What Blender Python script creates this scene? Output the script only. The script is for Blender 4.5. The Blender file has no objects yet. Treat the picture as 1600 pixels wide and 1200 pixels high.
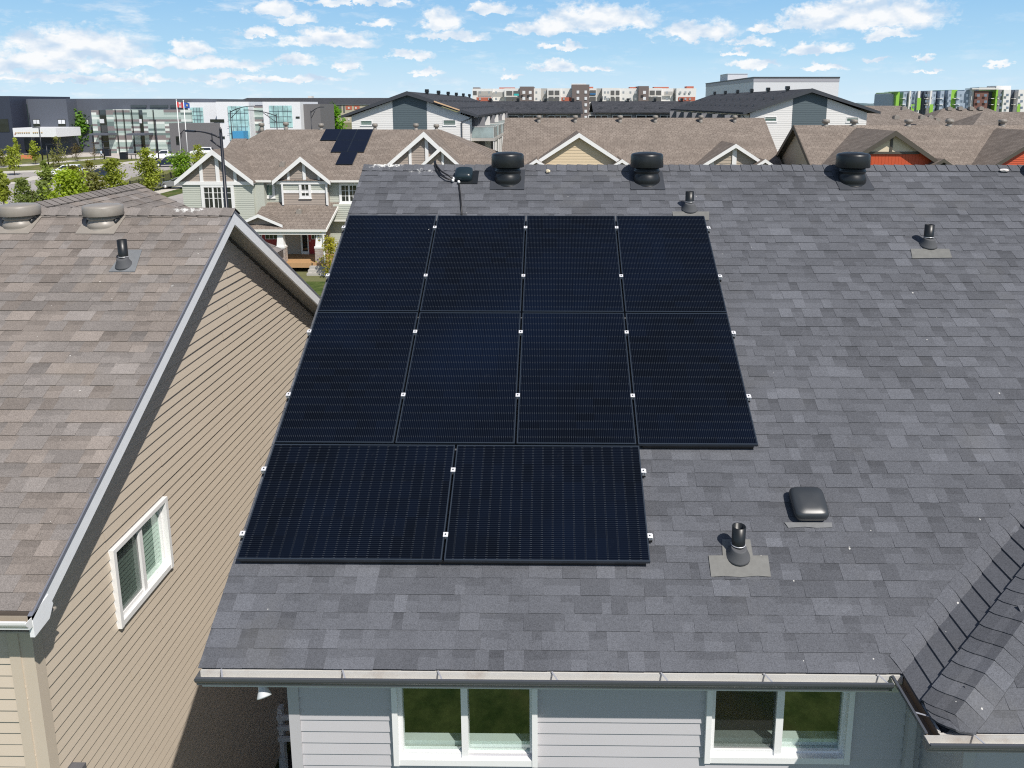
import bpy, math, random
from math import sin, cos, tan, radians, pi, sqrt, atan2, hypot
from mathutils import Vector as V, Matrix
import bmesh
rnd = random.Random(7)
SC = bpy.context.scene
COL = SC.collection
H = 10.4                                   # height of the drone above the ground
# ------------------------------------------------------------------ camera
YAW, PITCH, FPX, CX, CY = radians(-0.641), radians(10.634), 1192.254, 852.538, 385.74
cd = bpy.data.cameras.new("camera"); cam = bpy.data.objects.new("camera", cd); COL.objects.link(cam)
cam.location = (0, 0, H); cam.rotation_euler = (pi/2 - PITCH, 0, -YAW)
cd.sensor_width = 36; cd.lens = FPX/1600*36
cd.shift_x = (800-CX)/1600; cd.shift_y = (CY-600)/1600
cd.clip_start = 0.1; cd.clip_end = 20000
SC.camera = cam
_fw = V((sin(YAW)*cos(PITCH), cos(YAW)*cos(PITCH), -sin(PITCH))); _r = V((cos(YAW), -sin(YAW), 0)); _u = _r.cross(_fw)
def ray(u, v): return _r*((u-CX)/FPX) - _u*((v-CY)/FPX) + _fw
def at(u, v, Y):                            # point of the photographed line of sight at distance Y
    d = ray(u, v); return V((0, 0, H)) + d*(Y/d.y)
def atg(u, v, z=0.0):                       # the same on the ground
    d = ray(u, v); return V((0, 0, H)) + d*((z-H)/d.z)
def atx(u, v, X):
    d = ray(u, v); return V((0, 0, H)) + d*(X/d.x)

# ------------------------------------------------------------------ materials
MATS = {}
def _new(name):
    m = bpy.data.materials.new(name); m.use_nodes = True
    nt = m.node_tree; nt.nodes.clear()
    out = nt.nodes.new("ShaderNodeOutputMaterial"); b = nt.nodes.new("ShaderNodeBsdfPrincipled")
    nt.links.new(b.outputs[0], out.inputs[0])
    return m, nt, b, out
def N(nt, t, **kw):
    n = nt.nodes.new(t)
    for k, v in kw.items(): setattr(n, k, v)
    return n
def math_(nt, op, a, b=None, c=None, clamp=False):
    n = nt.nodes.new("ShaderNodeMath"); n.operation = op; n.use_clamp = clamp
    for i, x in enumerate((a, b, c)):
        if x is None: continue
        if isinstance(x, (int, float)): n.inputs[i].default_value = x
        else: nt.links.new(x, n.inputs[i])
    return n.outputs[0]
def vmath(nt, op, a, b=None, c=None):
    n = nt.nodes.new("ShaderNodeVectorMath"); n.operation = op
    for i, x in enumerate((a, b, c)):
        if x is None: continue
        if isinstance(x, (tuple, list)): n.inputs[i].default_value = x
        else: nt.links.new(x, n.inputs[i])
    return n.outputs["Value"] if op in ("LENGTH", "DOT_PRODUCT") else n.outputs[0]
def mixc(nt, fac, a, b, mode='MIX'):
    n = nt.nodes.new("ShaderNodeMix"); n.data_type = 'RGBA'; n.blend_type = mode
    for i, x in ((0, fac), (6, a), (7, b)):
        if isinstance(x, (int, float)): n.inputs[i].default_value = x
        elif isinstance(x, (tuple, list)): n.inputs[i].default_value = tuple(x)[:3]+(1,)
        else: nt.links.new(x, n.inputs[i])
    return n.outputs[2]
def noise(nt, vec, scale, detail=3, rough=.55):
    n = nt.nodes.new("ShaderNodeTexNoise"); n.inputs['Scale'].default_value = scale; n.inputs['Detail'].default_value = detail
    n.inputs['Roughness'].default_value = rough
    if vec is not None: nt.links.new(vec, n.inputs['Vector'])
    return n.outputs['Fac']
def ramp(nt, fac, lo, hi):
    n = nt.nodes.new("ShaderNodeMapRange"); n.inputs[1].default_value = lo; n.inputs[2].default_value = hi
    nt.links.new(fac, n.inputs[0]); return n.outputs[0]
def mat(name, col, rough=.6, metal=0, var=.12, scale=6, bump=0, bscale=60, spec=.5, ior=None, dirt=0, dirtcol=(.12, .10, .08)):
    if name in MATS: return MATS[name]
    m, nt, b, out = _new(name)
    pos = N(nt, "ShaderNodeNewGeometry").outputs['Position']
    n1 = noise(nt, pos, scale, 4, .6)
    k = math_(nt, 'MULTIPLY_ADD', n1, 2*var, 1-var)
    c = mixc(nt, 1.0, col, k, 'MULTIPLY')
    if dirt:
        d = ramp(nt, noise(nt, pos, 2.3, 5, .7), .55, .8)
        c = mixc(nt, math_(nt, 'MULTIPLY', d, dirt), c, dirtcol)
    nt.links.new(c, b.inputs['Base Color'])
    b.inputs['Roughness'].default_value = rough; b.inputs['Metallic'].default_value = metal
    b.inputs['Specular IOR Level'].default_value = spec
    if ior: b.inputs['IOR'].default_value = ior
    if bump:
        bp = N(nt, "ShaderNodeBump"); bp.inputs['Strength'].default_value = bump; bp.inputs['Distance'].default_value = .01
        nt.links.new(noise(nt, pos, bscale, 3), bp.inputs['Height']); nt.links.new(bp.outputs[0], b.inputs['Normal'])
    MATS[name] = m; return m

def shingle_mat(name, base, speck=.35, warm=(1, 1, 1), smear=None):
    """laminated asphalt shingles: tone per tab comes from the geometry, granules and droppings from noise"""
    m, nt, b, out = _new(name)
    geo = N(nt, "ShaderNodeNewGeometry"); pos = geo.outputs['Position']
    a = N(nt, "ShaderNodeVertexColor", layer_name="tone")
    c = mixc(nt, 1.0, base, a.outputs[0], 'MULTIPLY')
    g = noise(nt, pos, 120, 2, .9); g2 = noise(nt, pos, 1.1, 4, .6); g3 = noise(nt, pos, 42, 3, .7)
    k = math_(nt, 'ADD', math_(nt, 'MULTIPLY_ADD', g, 1.7, .15), math_(nt, 'MULTIPLY_ADD', g2, .5, -.25))
    k = math_(nt, 'ADD', k, math_(nt, 'MULTIPLY_ADD', g3, .5, -.25))
    c = mixc(nt, 1.0, c, k, 'MULTIPLY')
    # worn patches with a warmer tint
    w = ramp(nt, noise(nt, pos, .9, 5, .65), .56, .75)
    c = mixc(nt, math_(nt, 'MULTIPLY', w, .25), c, tuple(base[i]*(1.35, 1.25, 1.0)[i] for i in range(3)))
    # pale specks: seeds, droppings
    def specks(scale, thr, frac):
        vo = N(nt, "ShaderNodeTexVoronoi"); vo.inputs['Scale'].default_value = scale
        wob = N(nt, "ShaderNodeTexNoise"); wob.inputs['Scale'].default_value = scale*4; nt.links.new(pos, wob.inputs['Vector'])
        pv = vmath(nt, 'MULTIPLY_ADD', wob.outputs['Color'], (.012/scale*8,)*3, pos); nt.links.new(pv, vo.inputs['Vector'])
        sep = N(nt, "ShaderNodeSeparateColor"); nt.links.new(vo.outputs['Color'], sep.inputs[0])
        gate = math_(nt, 'LESS_THAN', sep.outputs[0], frac)
        size = math_(nt, 'MULTIPLY', sep.outputs[1], thr)
        return math_(nt, 'MULTIPLY', math_(nt, 'LESS_THAN', vo.outputs['Distance'], size), gate)
    s = math_(nt, 'MAXIMUM', specks(5.5, .07, speck*.5), specks(13, .10, speck*.35))
    c = mixc(nt, math_(nt, 'MULTIPLY', s, .8), c, (.62, .61, .57))
    for (sx, sy, sz, rx, ry, dens) in smear or ():
        d = vmath(nt, 'SUBTRACT', pos, (sx, sy, sz)); d = vmath(nt, 'MULTIPLY', d, (1/rx, 1/ry, 1/ry))
        l = vmath(nt, 'LENGTH', d)
        n9 = noise(nt, pos, 16, 5, .75)
        mk = ramp(nt, math_(nt, 'ADD', math_(nt, 'MULTIPLY', n9, dens), math_(nt, 'MULTIPLY', l, -.42)), .32, .42)
        c = mixc(nt, math_(nt, 'MULTIPLY', mk, .85), c, (.66, .66, .64))
    nt.links.new(c, b.inputs['Base Color']); b.inputs['Roughness'].default_value = .93; b.inputs['Specular IOR Level'].default_value = .25
    bp = N(nt, "ShaderNodeBump"); bp.inputs['Strength'].default_value = .25; bp.inputs['Distance'].default_value = .002
    nt.links.new(noise(nt, pos, 180, 3, .7), bp.inputs['Height']); nt.links.new(bp.outputs[0], b.inputs['Normal'])
    return m

def far_roof_mat(name, c1, c2, e=.143, w=.26, dark=.55):
    """shingled roofs too far off for modelled tabs"""
    m, nt, b, out = _new(name)
    geo = N(nt, "ShaderNodeNewGeometry"); sp = N(nt, "ShaderNodeSeparateXYZ"); nt.links.new(geo.outputs['Position'], sp.inputs[0])
    sn = N(nt, "ShaderNodeSeparateXYZ"); nt.links.new(geo.outputs['True Normal'], sn.inputs[0])
    side = math_(nt, 'GREATER_THAN', math_(nt, 'ABSOLUTE', sn.outputs[0]), math_(nt, 'ABSOLUTE', sn.outputs[1]))
    hx = N(nt, "ShaderNodeMix"); nt.links.new(side, hx.inputs[0]); nt.links.new(sp.outputs[0], hx.inputs[2]); nt.links.new(sp.outputs[1], hx.inputs[3])
    cv = N(nt, "ShaderNodeCombineXYZ"); nt.links.new(hx.outputs[0], cv.inputs[0]); nt.links.new(math_(nt, 'MULTIPLY', sp.outputs[2], 2.0), cv.inputs[1])
    br = N(nt, "ShaderNodeTexBrick"); nt.links.new(cv.outputs[0], br.inputs['Vector'])
    br.inputs['Scale'].default_value = 1; br.inputs['Brick Width'].default_value = w; br.inputs['Row Height'].default_value = e
    br.inputs['Mortar Size'].default_value = .012; br.inputs['Bias'].default_value = 0; br.offset = .37; br.offset_frequency = 3
    br.inputs['Color1'].default_value = (*c1, 1); br.inputs['Color2'].default_value = (*c2, 1)
    br.inputs['Mortar'].default_value = (*[x*dark for x in c1], 1)  # dark joints, also painting the shadow line under each course
    k = math_(nt, 'MULTIPLY_ADD', noise(nt, geo.outputs['Position'], .8, 5, .7), .7, .65)
    c = mixc(nt, 1.0, br.outputs[0], k, 'MULTIPLY')
    nt.links.new(c, b.inputs['Base Color']); b.inputs['Roughness'].default_value = .95; b.inputs['Specular IOR Level'].default_value = .2
    return m

def glass_dark(name, col=(.012, .016, .018), ior=1.9, rough=.03):
    if name in MATS: return MATS[name]
    m, nt, b, out = _new(name)
    pos = N(nt, "ShaderNodeNewGeometry").outputs['Position']
    c = mixc(nt, ramp(nt, noise(nt, pos, .7, 2), .35, .7), col, tuple(x*1.8 for x in col))
    nt.links.new(c, b.inputs['Base Color']); b.inputs['Roughness'].default_value = rough; b.inputs['IOR'].default_value = ior
    MATS[name] = m; return m
def glass_clear(name, refl=.16):
    if name in MATS: return MATS[name]
    m, nt, b, out = _new(name); nt.nodes.remove(b)
    tr = N(nt, "ShaderNodeBsdfTransparent"); tr.inputs[0].default_value = (.80, .90, .86, 1)
    gl = N(nt, "ShaderNodeBsdfGlossy"); gl.inputs['Roughness'].default_value = .015; gl.inputs[0].default_value = (.9, 1, .95, 1)
    fr = N(nt, "ShaderNodeFresnel"); bf = N(nt, "ShaderNodeNewGeometry"); nt.links.new(math_(nt, 'MULTIPLY_ADD', bf.outputs['Backfacing'], 1/1.5-1.5, 1.5), fr.inputs[0])
    f = math_(nt, 'ADD', math_(nt, 'MULTIPLY', fr.outputs[0], 1.6), refl, clamp=True)
    mx = N(nt, "ShaderNodeMixShader"); nt.links.new(f, mx.inputs[0]); nt.links.new(tr.outputs[0], mx.inputs[1]); nt.links.new(gl.outputs[0], mx.inputs[2])
    nt.links.new(mx.outputs[0], out.inputs[0]); MATS[name] = m; return m

def leaf_mat(name, col):
    if name in MATS: return MATS[name]
    m, nt, b, out = _new(name)
    a = N(nt, "ShaderNodeVertexColor", layer_name="tone")
    c = mixc(nt, 1.0, col, a.outputs[0], 'MULTIPLY')
    nt.links.new(c, b.inputs['Base Color']); b.inputs['Roughness'].default_value = .55; b.inputs['Specular IOR Level'].default_value = .3
    tl = N(nt, "ShaderNodeBsdfTranslucent"); nt.links.new(mixc(nt, 1, c, (1.3, 1.25, .5), 'MULTIPLY'), tl.inputs[0])
    mx = N(nt, "ShaderNodeMixShader"); mx.inputs[0].default_value = .5
    nt.links.new(b.outputs[0], mx.inputs[1]); nt.links.new(tl.outputs[0], mx.inputs[2]); nt.links.new(mx.outputs[0], out.inputs[0])
    MATS[name] = m; return m

def ground_mat(name, c1, c2, sc=.5, fine=9, c3=None):
    if name in MATS: return MATS[name]
    m, nt, b, out = _new(name)
    pos = N(nt, "ShaderNodeNewGeometry").outputs['Position']
    c = mixc(nt, ramp(nt, noise(nt, pos, sc, 5, .65), .35, .65), c1, c2)
    if c3: c = mixc(nt, ramp(nt, noise(nt, pos, sc*.35, 4, .6), .55, .7), c, c3)
    c = mixc(nt, 1, c, math_(nt, 'MULTIPLY_ADD', noise(nt, pos, fine, 4, .8), .9, .55), 'MULTIPLY')
    nt.links.new(c, b.inputs['Base Color']); b.inputs['Roughness'].default_value = .95; b.inputs['Specular IOR Level'].default_value = .15
    MATS[name] = m; return m

def panel_mat():
    """half-cut monocrystalline cells behind glass; object space: x across, y along the length"""
    m, nt, b, out = _new("solar_cells")
    tc = N(nt, "ShaderNodeTexCoord"); sp = N(nt, "ShaderNodeSeparateXYZ"); nt.links.new(tc.outputs['Object'], sp.inputs[0])
    x, y = sp.outputs[0], sp.outputs[1]
    W, L = 1.134-.056, 1.724-.056
    fx = math_(nt, 'FRACT', math_(nt, 'MULTIPLY', x, 60/W))
    wire = math_(nt, 'LESS_THAN', math_(nt, 'ABSOLUTE', math_(nt, 'SUBTRACT', fx, .5)), .09)
    fy = math_(nt, 'FRACT', math_(nt, 'MULTIPLY', y, 18/L))
    gap = math_(nt, 'LESS_THAN', math_(nt, 'ABSOLUTE', math_(nt, 'SUBTRACT', fy, .5)), .085)
    gap2 = math_(nt, 'LESS_THAN', math_(nt, 'ABSOLUTE', math_(nt, 'SUBTRACT', fy, .5)), .03)
    fc = math_(nt, 'FRACT', math_(nt, 'ADD', math_(nt, 'MULTIPLY', x, 6/W), .5))
    colgap = math_(nt, 'LESS_THAN', math_(nt, 'ABSOLUTE', math_(nt, 'SUBTRACT', fc, .5)), .012)
    oi = N(nt, "ShaderNodeObjectInfo")
    # each cell a slightly different blue black
    ix = math_(nt, 'FLOOR', math_(nt, 'ADD', math_(nt, 'MULTIPLY', x, 6/W), 40)); iy = math_(nt, 'FLOOR', math_(nt, 'ADD', math_(nt, 'MULTIPLY', y, 18/L), .5+40))
    cv = N(nt, "ShaderNodeCombineXYZ"); nt.links.new(ix, cv.inputs[0]); nt.links.new(iy, cv.inputs[1]); nt.links.new(math_(nt, 'MULTIPLY', oi.outputs['Random'], 99), cv.inputs[2])
    wn = N(nt, "ShaderNodeTexWhiteNoise"); nt.links.new(cv.outputs[0], wn.inputs[0])
    c = mixc(nt, wn.outputs[0], (.0018, .0027, .0052), (.0024, .0041, .0092))
    c = mixc(nt, ramp(nt, noise(nt, N(nt, "ShaderNodeNewGeometry").outputs['Position'], .55, 4), .45, .75), c, (.0026, .0056, .0150))  # broad bluish patches paint a faint sky sheen into the cells
    c = mixc(nt, math_(nt, 'MULTIPLY', wire, .19), c, (.058, .075, .105))
    c = mixc(nt, math_(nt, 'MULTIPLY', math_(nt, 'MULTIPLY', gap, wire), .20), c, (.25, .29, .34))
    c = mixc(nt, math_(nt, 'MULTIPLY', math_(nt, 'MAXIMUM', gap2, colgap), .5), c, (.002, .0025, .004))
    # dust and a few droppings
    d = ramp(nt, noise(nt, tc.outputs['Object'], 6, 6, .75), .62, .9)
    c = mixc(nt, math_(nt, 'MULTIPLY', d, .05), c, (.3, .3, .3))
    vo = N(nt, "ShaderNodeTexVoronoi"); vo.inputs['Scale'].default_value = 3.1
    pv = vmath(nt, 'ADD', tc.outputs['Object'], None)
    n = nt.nodes.new("ShaderNodeCombineXYZ"); nt.links.new(math_(nt, 'MULTIPLY', oi.outputs['Random'], 50), n.inputs[0])
    nt.links.new(n.outputs[0], pv.node.inputs[1]); nt.links.new(pv, vo.inputs['Vector'])
    s3 = N(nt, "ShaderNodeSeparateColor"); nt.links.new(vo.outputs['Color'], s3.inputs[0])
    sp2 = math_(nt, 'MULTIPLY', math_(nt, 'LESS_THAN', vo.outputs['Distance'], math_(nt, 'MULTIPLY', s3.outputs[1], .035)), math_(nt, 'LESS_THAN', s3.outputs[0], .3))
    c = mixc(nt, math_(nt, 'MULTIPLY', sp2, .7), c, (.5, .5, .48))
    nt.links.new(c, b.inputs['Base Color']); b.inputs['Roughness'].default_value = .10; b.inputs['IOR'].default_value = 1.24
    return m

def stripe_mat():
    """school cladding: bands of pale, sage and brown panels"""
    m, nt, b, out = _new("banded_cladding")
    tc = N(nt, "ShaderNodeNewGeometry"); sp = N(nt, "ShaderNodeSeparateXYZ"); nt.links.new(tc.outputs['Position'], sp.inputs[0])
    cx = math_(nt, 'FLOOR', math_(nt, 'MULTIPLY', sp.outputs[0], .28)); cz = math_(nt, 'FLOOR', math_(nt, 'MULTIPLY', sp.outputs[2], 2.1))
    cv = N(nt, "ShaderNodeCombineXYZ"); nt.links.new(cx, cv.inputs[0]); nt.links.new(cz, cv.inputs[1])
    wn = N(nt, "ShaderNodeTexWhiteNoise"); nt.links.new(cv.outputs[0], wn.inputs[0])
    cr = N(nt, "ShaderNodeValToRGB"); cr.color_ramp.interpolation = 'CONSTANT'
    el = cr.color_ramp.elements
    cols = [(0, (.46, .54, .50)), (.26, (.32, .40, .37)), (.45, (.15, .20, .19)), (.62, (.22, .19, .19)), (.82, (.66, .70, .66))]
    el[0].position = 0; el[0].color = (*cols[0][1], 1); el[1].position = cols[1][0]; el[1].color = (*cols[1][1], 1)
    for p, c in cols[2:]:
        e = el.new(p); e.color = (*c, 1)
    nt.links.new(wn.outputs[0], cr.inputs[0]); nt.links.new(cr.outputs[0], b.inputs['Base Color']); b.inputs['Roughness'].default_value = .5
    return m

def stone_mat():
    m, nt, b, out = _new("ledge_stone")
    pos = N(nt, "ShaderNodeNewGeometry").outputs['Position']
    vo = N(nt, "ShaderNodeTexVoronoi"); vo.inputs['Scale'].default_value = 7; nt.links.new(vmath(nt, 'MULTIPLY', pos, (1, 1, 2.2)), vo.inputs['Vector'])
    s = N(nt, "ShaderNodeSeparateColor"); nt.links.new(vo.outputs['Color'], s.inputs[0])
    c = mixc(nt, s.outputs[0], (.24, .18, .15), (.46, .38, .32)); c = mixc(nt, math_(nt, 'MULTIPLY', s.outputs[1], .6), c, (.33, .33, .34))
    nt.links.new(c, b.inputs['Base Color']); b.inputs['Roughness'].default_value = .9
    return m

# ------------------------------------------------------------------ mesh builder
class MB:
    def __init__(s): s.v = []; s.f = []; s.c = []; s.sm = []
    def poly(s, pts, tone=1.0, smooth=False):
        i = len(s.v); s.v += [tuple(p) for p in pts]; s.f.append(tuple(range(i, i+len(pts)))); s.c.append(tone); s.sm.append(smooth)
    def obox(s, O, A, B, C, tone=1.0):                       # corner + three edge vectors
        O, A, B, C = V(O), V(A), V(B), V(C)
        if A.cross(B).dot(C) < 0: A, B = B, A
        p = [O, O+A, O+A+B, O+B, O+C, O+A+C, O+A+B+C, O+B+C]
        for q in ((0, 3, 2, 1), (4, 5, 6, 7), (0, 1, 5, 4), (1, 2, 6, 5), (2, 3, 7, 6), (3, 0, 4, 7)): s.poly([p[k] for k in q], tone)
    def box(s, a, b, tone=1.0):
        s.obox(a, (b[0]-a[0], 0, 0), (0, b[1]-a[1], 0), (0, 0, b[2]-a[2]), tone)
    def pbox(s, O, U, Nn, u0, u1, z0, z1, n0, n1, tone=1.0):   # box in a wall frame
        O, U, Nn = V(O), V(U), V(Nn)
        s.obox(O+U*u0+Nn*n0+V((0, 0, z0)), U*(u1-u0), Nn*(n1-n0), V((0, 0, z1-z0)), tone)
    def prism(s, pts, d, tone=1.0):                            # polygon extruded by d
        pts = [V(p) for p in pts]; d = V(d); n = len(pts)
        nrm = V((0, 0, 0))
        for i in range(n): nrm += pts[i].cross(pts[(i+1) % n])
        if nrm.dot(d) > 0: pts = pts[::-1]
        q = [p+d for p in pts]
        s.poly(pts, tone); s.poly(q[::-1], tone)
        for i in range(n):
            j = (i+1) % n; s.poly([pts[j], pts[i], q[i], q[j]], tone)
    def beam(s, a, b, w, h, up=(0, 0, 1), tone=1.0):           # bar from a to b, w across, h along up
        a, b, up = V(a), V(b), V(up); d = (b-a); x = d.cross(up).normalized(); z = x.cross(d).normalized()
        s.obox(a-x*w/2-z*h/2, x*w, z*h, d, tone)
    def tube(s, pts, r, n=8, tone=1.0, caps=True, smooth=True):
        pts = [V(p) for p in pts]; rs = r if isinstance(r, (list, tuple)) else [r]*len(pts)
        rings = []; prev = None
        for i, p in enumerate(pts):
            d = (pts[min(i+1, len(pts)-1)]-pts[max(i-1, 0)]).normalized()
            x = (prev - d*prev.dot(d)) if prev is not None else d.cross(V((0, 0, 1)) if abs(d.z) < .9 else V((1, 0, 0)))
            x.normalize(); prev = x; y = d.cross(x)
            k = len(s.v); rings.append(k)
            for j in range(n):
                t = 2*pi*j/n; s.v.append(tuple(p+(x*cos(t)+y*sin(t))*rs[i]))
        for i in range(len(pts)-1):
            for j in range(n):
                a, b = rings[i]+j, rings[i]+(j+1) % n; c, d = rings[i+1]+(j+1) % n, rings[i+1]+j
                s.f.append((a, b, c, d)); s.c.append(tone); s.sm.append(smooth)
        if caps:
            for k, rev in ((rings[0], True), (rings[-1], False)):
                q = list(range(k, k+n)); s.f.append(tuple(q[::-1] if rev else q)); s.c.append(tone); s.sm.append(False)
    def lathe(s, prof, O, n=24, axis=(0, 0, 1), smooth=True, rib=0, tone=1.0):
        O = V(O); z = V(axis).normalized(); x = z.cross(V((0, 1, 0)) if abs(z.y) < .9 else V((1, 0, 0))).normalized(); y = z.cross(x)
        rings = []
        for (r, h) in prof:
            k = len(s.v); rings.append(k)
            for j in range(n):
                rr = r*(1-rib*(j % 2)); t = 2*pi*j/n; s.v.append(tuple(O+z*h+(x*cos(t)+y*sin(t))*rr))
        for i in range(len(prof)-1):
            for j in range(n):
                s.f.append((rings[i]+j, rings[i]+(j+1) % n, rings[i+1]+(j+1) % n, rings[i+1]+j)); s.c.append(tone); s.sm.append(smooth)
        s.f.append(tuple(range(rings[-1], rings[-1]+n))); s.c.append(tone); s.sm.append(False)
        s.f.append(tuple(range(rings[0], rings[0]+n))[::-1]); s.c.append(tone); s.sm.append(False)
    def siding(s, O, U, Nn, z0, z1, e, spans, d=.018, vary=.03, joints=False):
        """lap siding: every course leans out to its lower edge; spans(z) -> [(u0, u1)]"""
        O, U, Nn = V(O), V(U), V(Nn); k = 0; z = z0; d0 = d
        while z < z1-1e-4:
            zt = min(z+e, z1); t = 1+rnd.uniform(-vary, vary)
            sb, st = spans(z+.001), spans(zt-.001)
            if len(sb) != len(st):
                sb = st = spans((z+zt)/2)
            d = d0; prs = [(a, b, a2, b2, d) for (a, b), (a2, b2) in zip(sb, st)]
            if joints:                                     # butt laps where two lengths of vinyl meet
                nx = []
                for (a, b, a2, b2, dd) in prs:
                    if min(b, b2)-max(a, a2) > 1.6 and rnd.random() < .42:
                        c = rnd.uniform(max(a, a2)+.4, min(b, b2)-.4); nx += [(a, c+.02, a2, c+.02, dd), (c, b, c, b2, dd+.0035)]
                    else: nx.append((a, b, a2, b2, dd))
                prs = nx
            for (a, b, a2, b2, d_) in prs:
                if b-a < .01 and b2-a2 < .01: continue
                d = d_
                P = lambda u, h, n: O+U*u+V((0, 0, h))+Nn*n
                o_ = d-d0; s.poly([P(a, z, d), P(b, z, d), P(b2, zt, .001+o_), P(a2, zt, .001+o_)], t)
                s.poly([P(b, z, d), P(a, z, d), P(a, z, -.002), P(b, z, -.002)], t)
            z = zt
    def build(s, name, m, parent=None, base=None, attr=False):
        me = bpy.data.meshes.new(name)
        o = bpy.data.objects.new(name, me)
        org = V((0, 0, 0)); p = parent
        while p is not None: org = org+p.location; p = p.parent
        if parent is None and base is not None: o.location = base; org = V(base)
        me.from_pydata([(x-org.x, y-org.y, z-org.z) for x, y, z in s.v], [], s.f); me.update()
        me.polygons.foreach_set("use_smooth", s.sm)
        if attr:
            ca = me.color_attributes.new("tone", 'FLOAT_COLOR', 'CORNER'); buf = []
            for f, c in zip(s.f, s.c):
                cc = c if isinstance(c, tuple) else (c, c, c)
                if cc and isinstance(cc[0], tuple):
                    for q in cc: buf += [*q, 1]
                else: buf += [*cc, 1]*len(f)
            ca.data.foreach_set("color", buf)
        me.materials.append(m); COL.objects.link(o); o.parent = parent
        return o
def tag(o, label=None, cat=None, group=None, kind=None):
    for k, v in (("label", label), ("category", cat), ("group", group), ("kind", kind)):
        if v: o[k] = v
    return o
def thing(name, label, cat, loc=(0, 0, 0), group=None, rz=0):
    o = bpy.data.objects.new(name, None); o.empty_display_size = .2; COL.objects.link(o)
    o.location = loc; o.rotation_euler = (0, 0, rz)
    return tag(o, label, cat, group)
def copy_tree(src, loc, label, group=None, rz=None, scale=None, parent=None):
    r = src.copy(); COL.objects.link(r); r.location = loc
    if rz is not None: r.rotation_euler = (0, 0, rz)
    if scale: r.scale = scale
    r['label'] = label
    if group: r['group'] = group
    def rec(a, b):
        for ch in [c for c in a.children]:
            d = ch.copy(); COL.objects.link(d); d.parent = b; rec(ch, d)
    rec(src, r); return r
def one(mb, name, m, label, cat, base=None, group=None, attr=False):
    return tag(mb.build(name, m, None, base, attr), label, cat, group)
def struct(mb, name, m, kind='structure'): return tag(mb.build(name, m), kind=kind)

# ------------------------------------------------------------------ shared materials
M_white = mat("white_trim", (.78, .78, .77), .45, var=.04, dirt=.25, dirtcol=(.5, .48, .45))
M_offw = mat("offwhite_trim", (.74, .73, .69), .5, var=.05)
M_vinyl = mat("white_vinyl", (.80, .80, .80), .3, var=.03)
M_black = mat("black_plastic", (.012, .014, .016), .38, var=.25, scale=14, dirt=.12, dirtcol=(.2, .2, .2))
M_rubber = mat("grey_rubber", (.085, .088, .095), .75, var=.15)
M_alu = mat("clear_aluminium", (.72, .72, .74), .35, metal=.6, var=.05)
M_frame = mat("black_frame", (.036, .048, .066), .28, metal=.3, var=.08)
M_rail = mat("rail_black", (.02, .02, .022), .45, metal=.3)
M_gut = mat("charcoal_gutter", (.075, .082, .095), .38, var=.08)
M_gutin = mat("gutter_inside", (.60, .595, .57), .6, var=.08, dirt=.55, dirtcol=(.30, .20, .14))
M_blue = mat("bluegrey_vinyl_siding", (.475, .465, .485), .55, var=.03, scale=2)
M_tan = mat("tan_vinyl_siding", (.56, .482, .39), .55, var=.04, scale=2)
M_flash = mat("weathered_flashing", (.155, .155, .146), .6, var=.3, scale=14, dirt=.4, dirtcol=(.28, .28, .27))
M_dark = mat("dark_interior", (.02, .02, .02), .9)
M_glass = glass_clear("clear_pane", .15); M_dg = glass_dark("dark_pane")
M_pole = mat("dark_pole", (.012, .014, .022), .4, var=.1)
M_bark = mat("bark", (.13, .10, .075), .9, var=.3, scale=20)
M_conc = mat("concrete", (.42, .40, .37), .9, var=.12, scale=1.5)
M_roofA = far_roof_mat("brown_shingle_far", (.195, .162, .138), (.252, .213, .182))
M_roofD = far_roof_mat("charcoal_shingle_far", (.045, .048, .056), (.075, .078, .088))
M_roofH = far_roof_mat("taupe_shingle_far", (.17, .145, .125), (.25, .215, .19))

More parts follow.
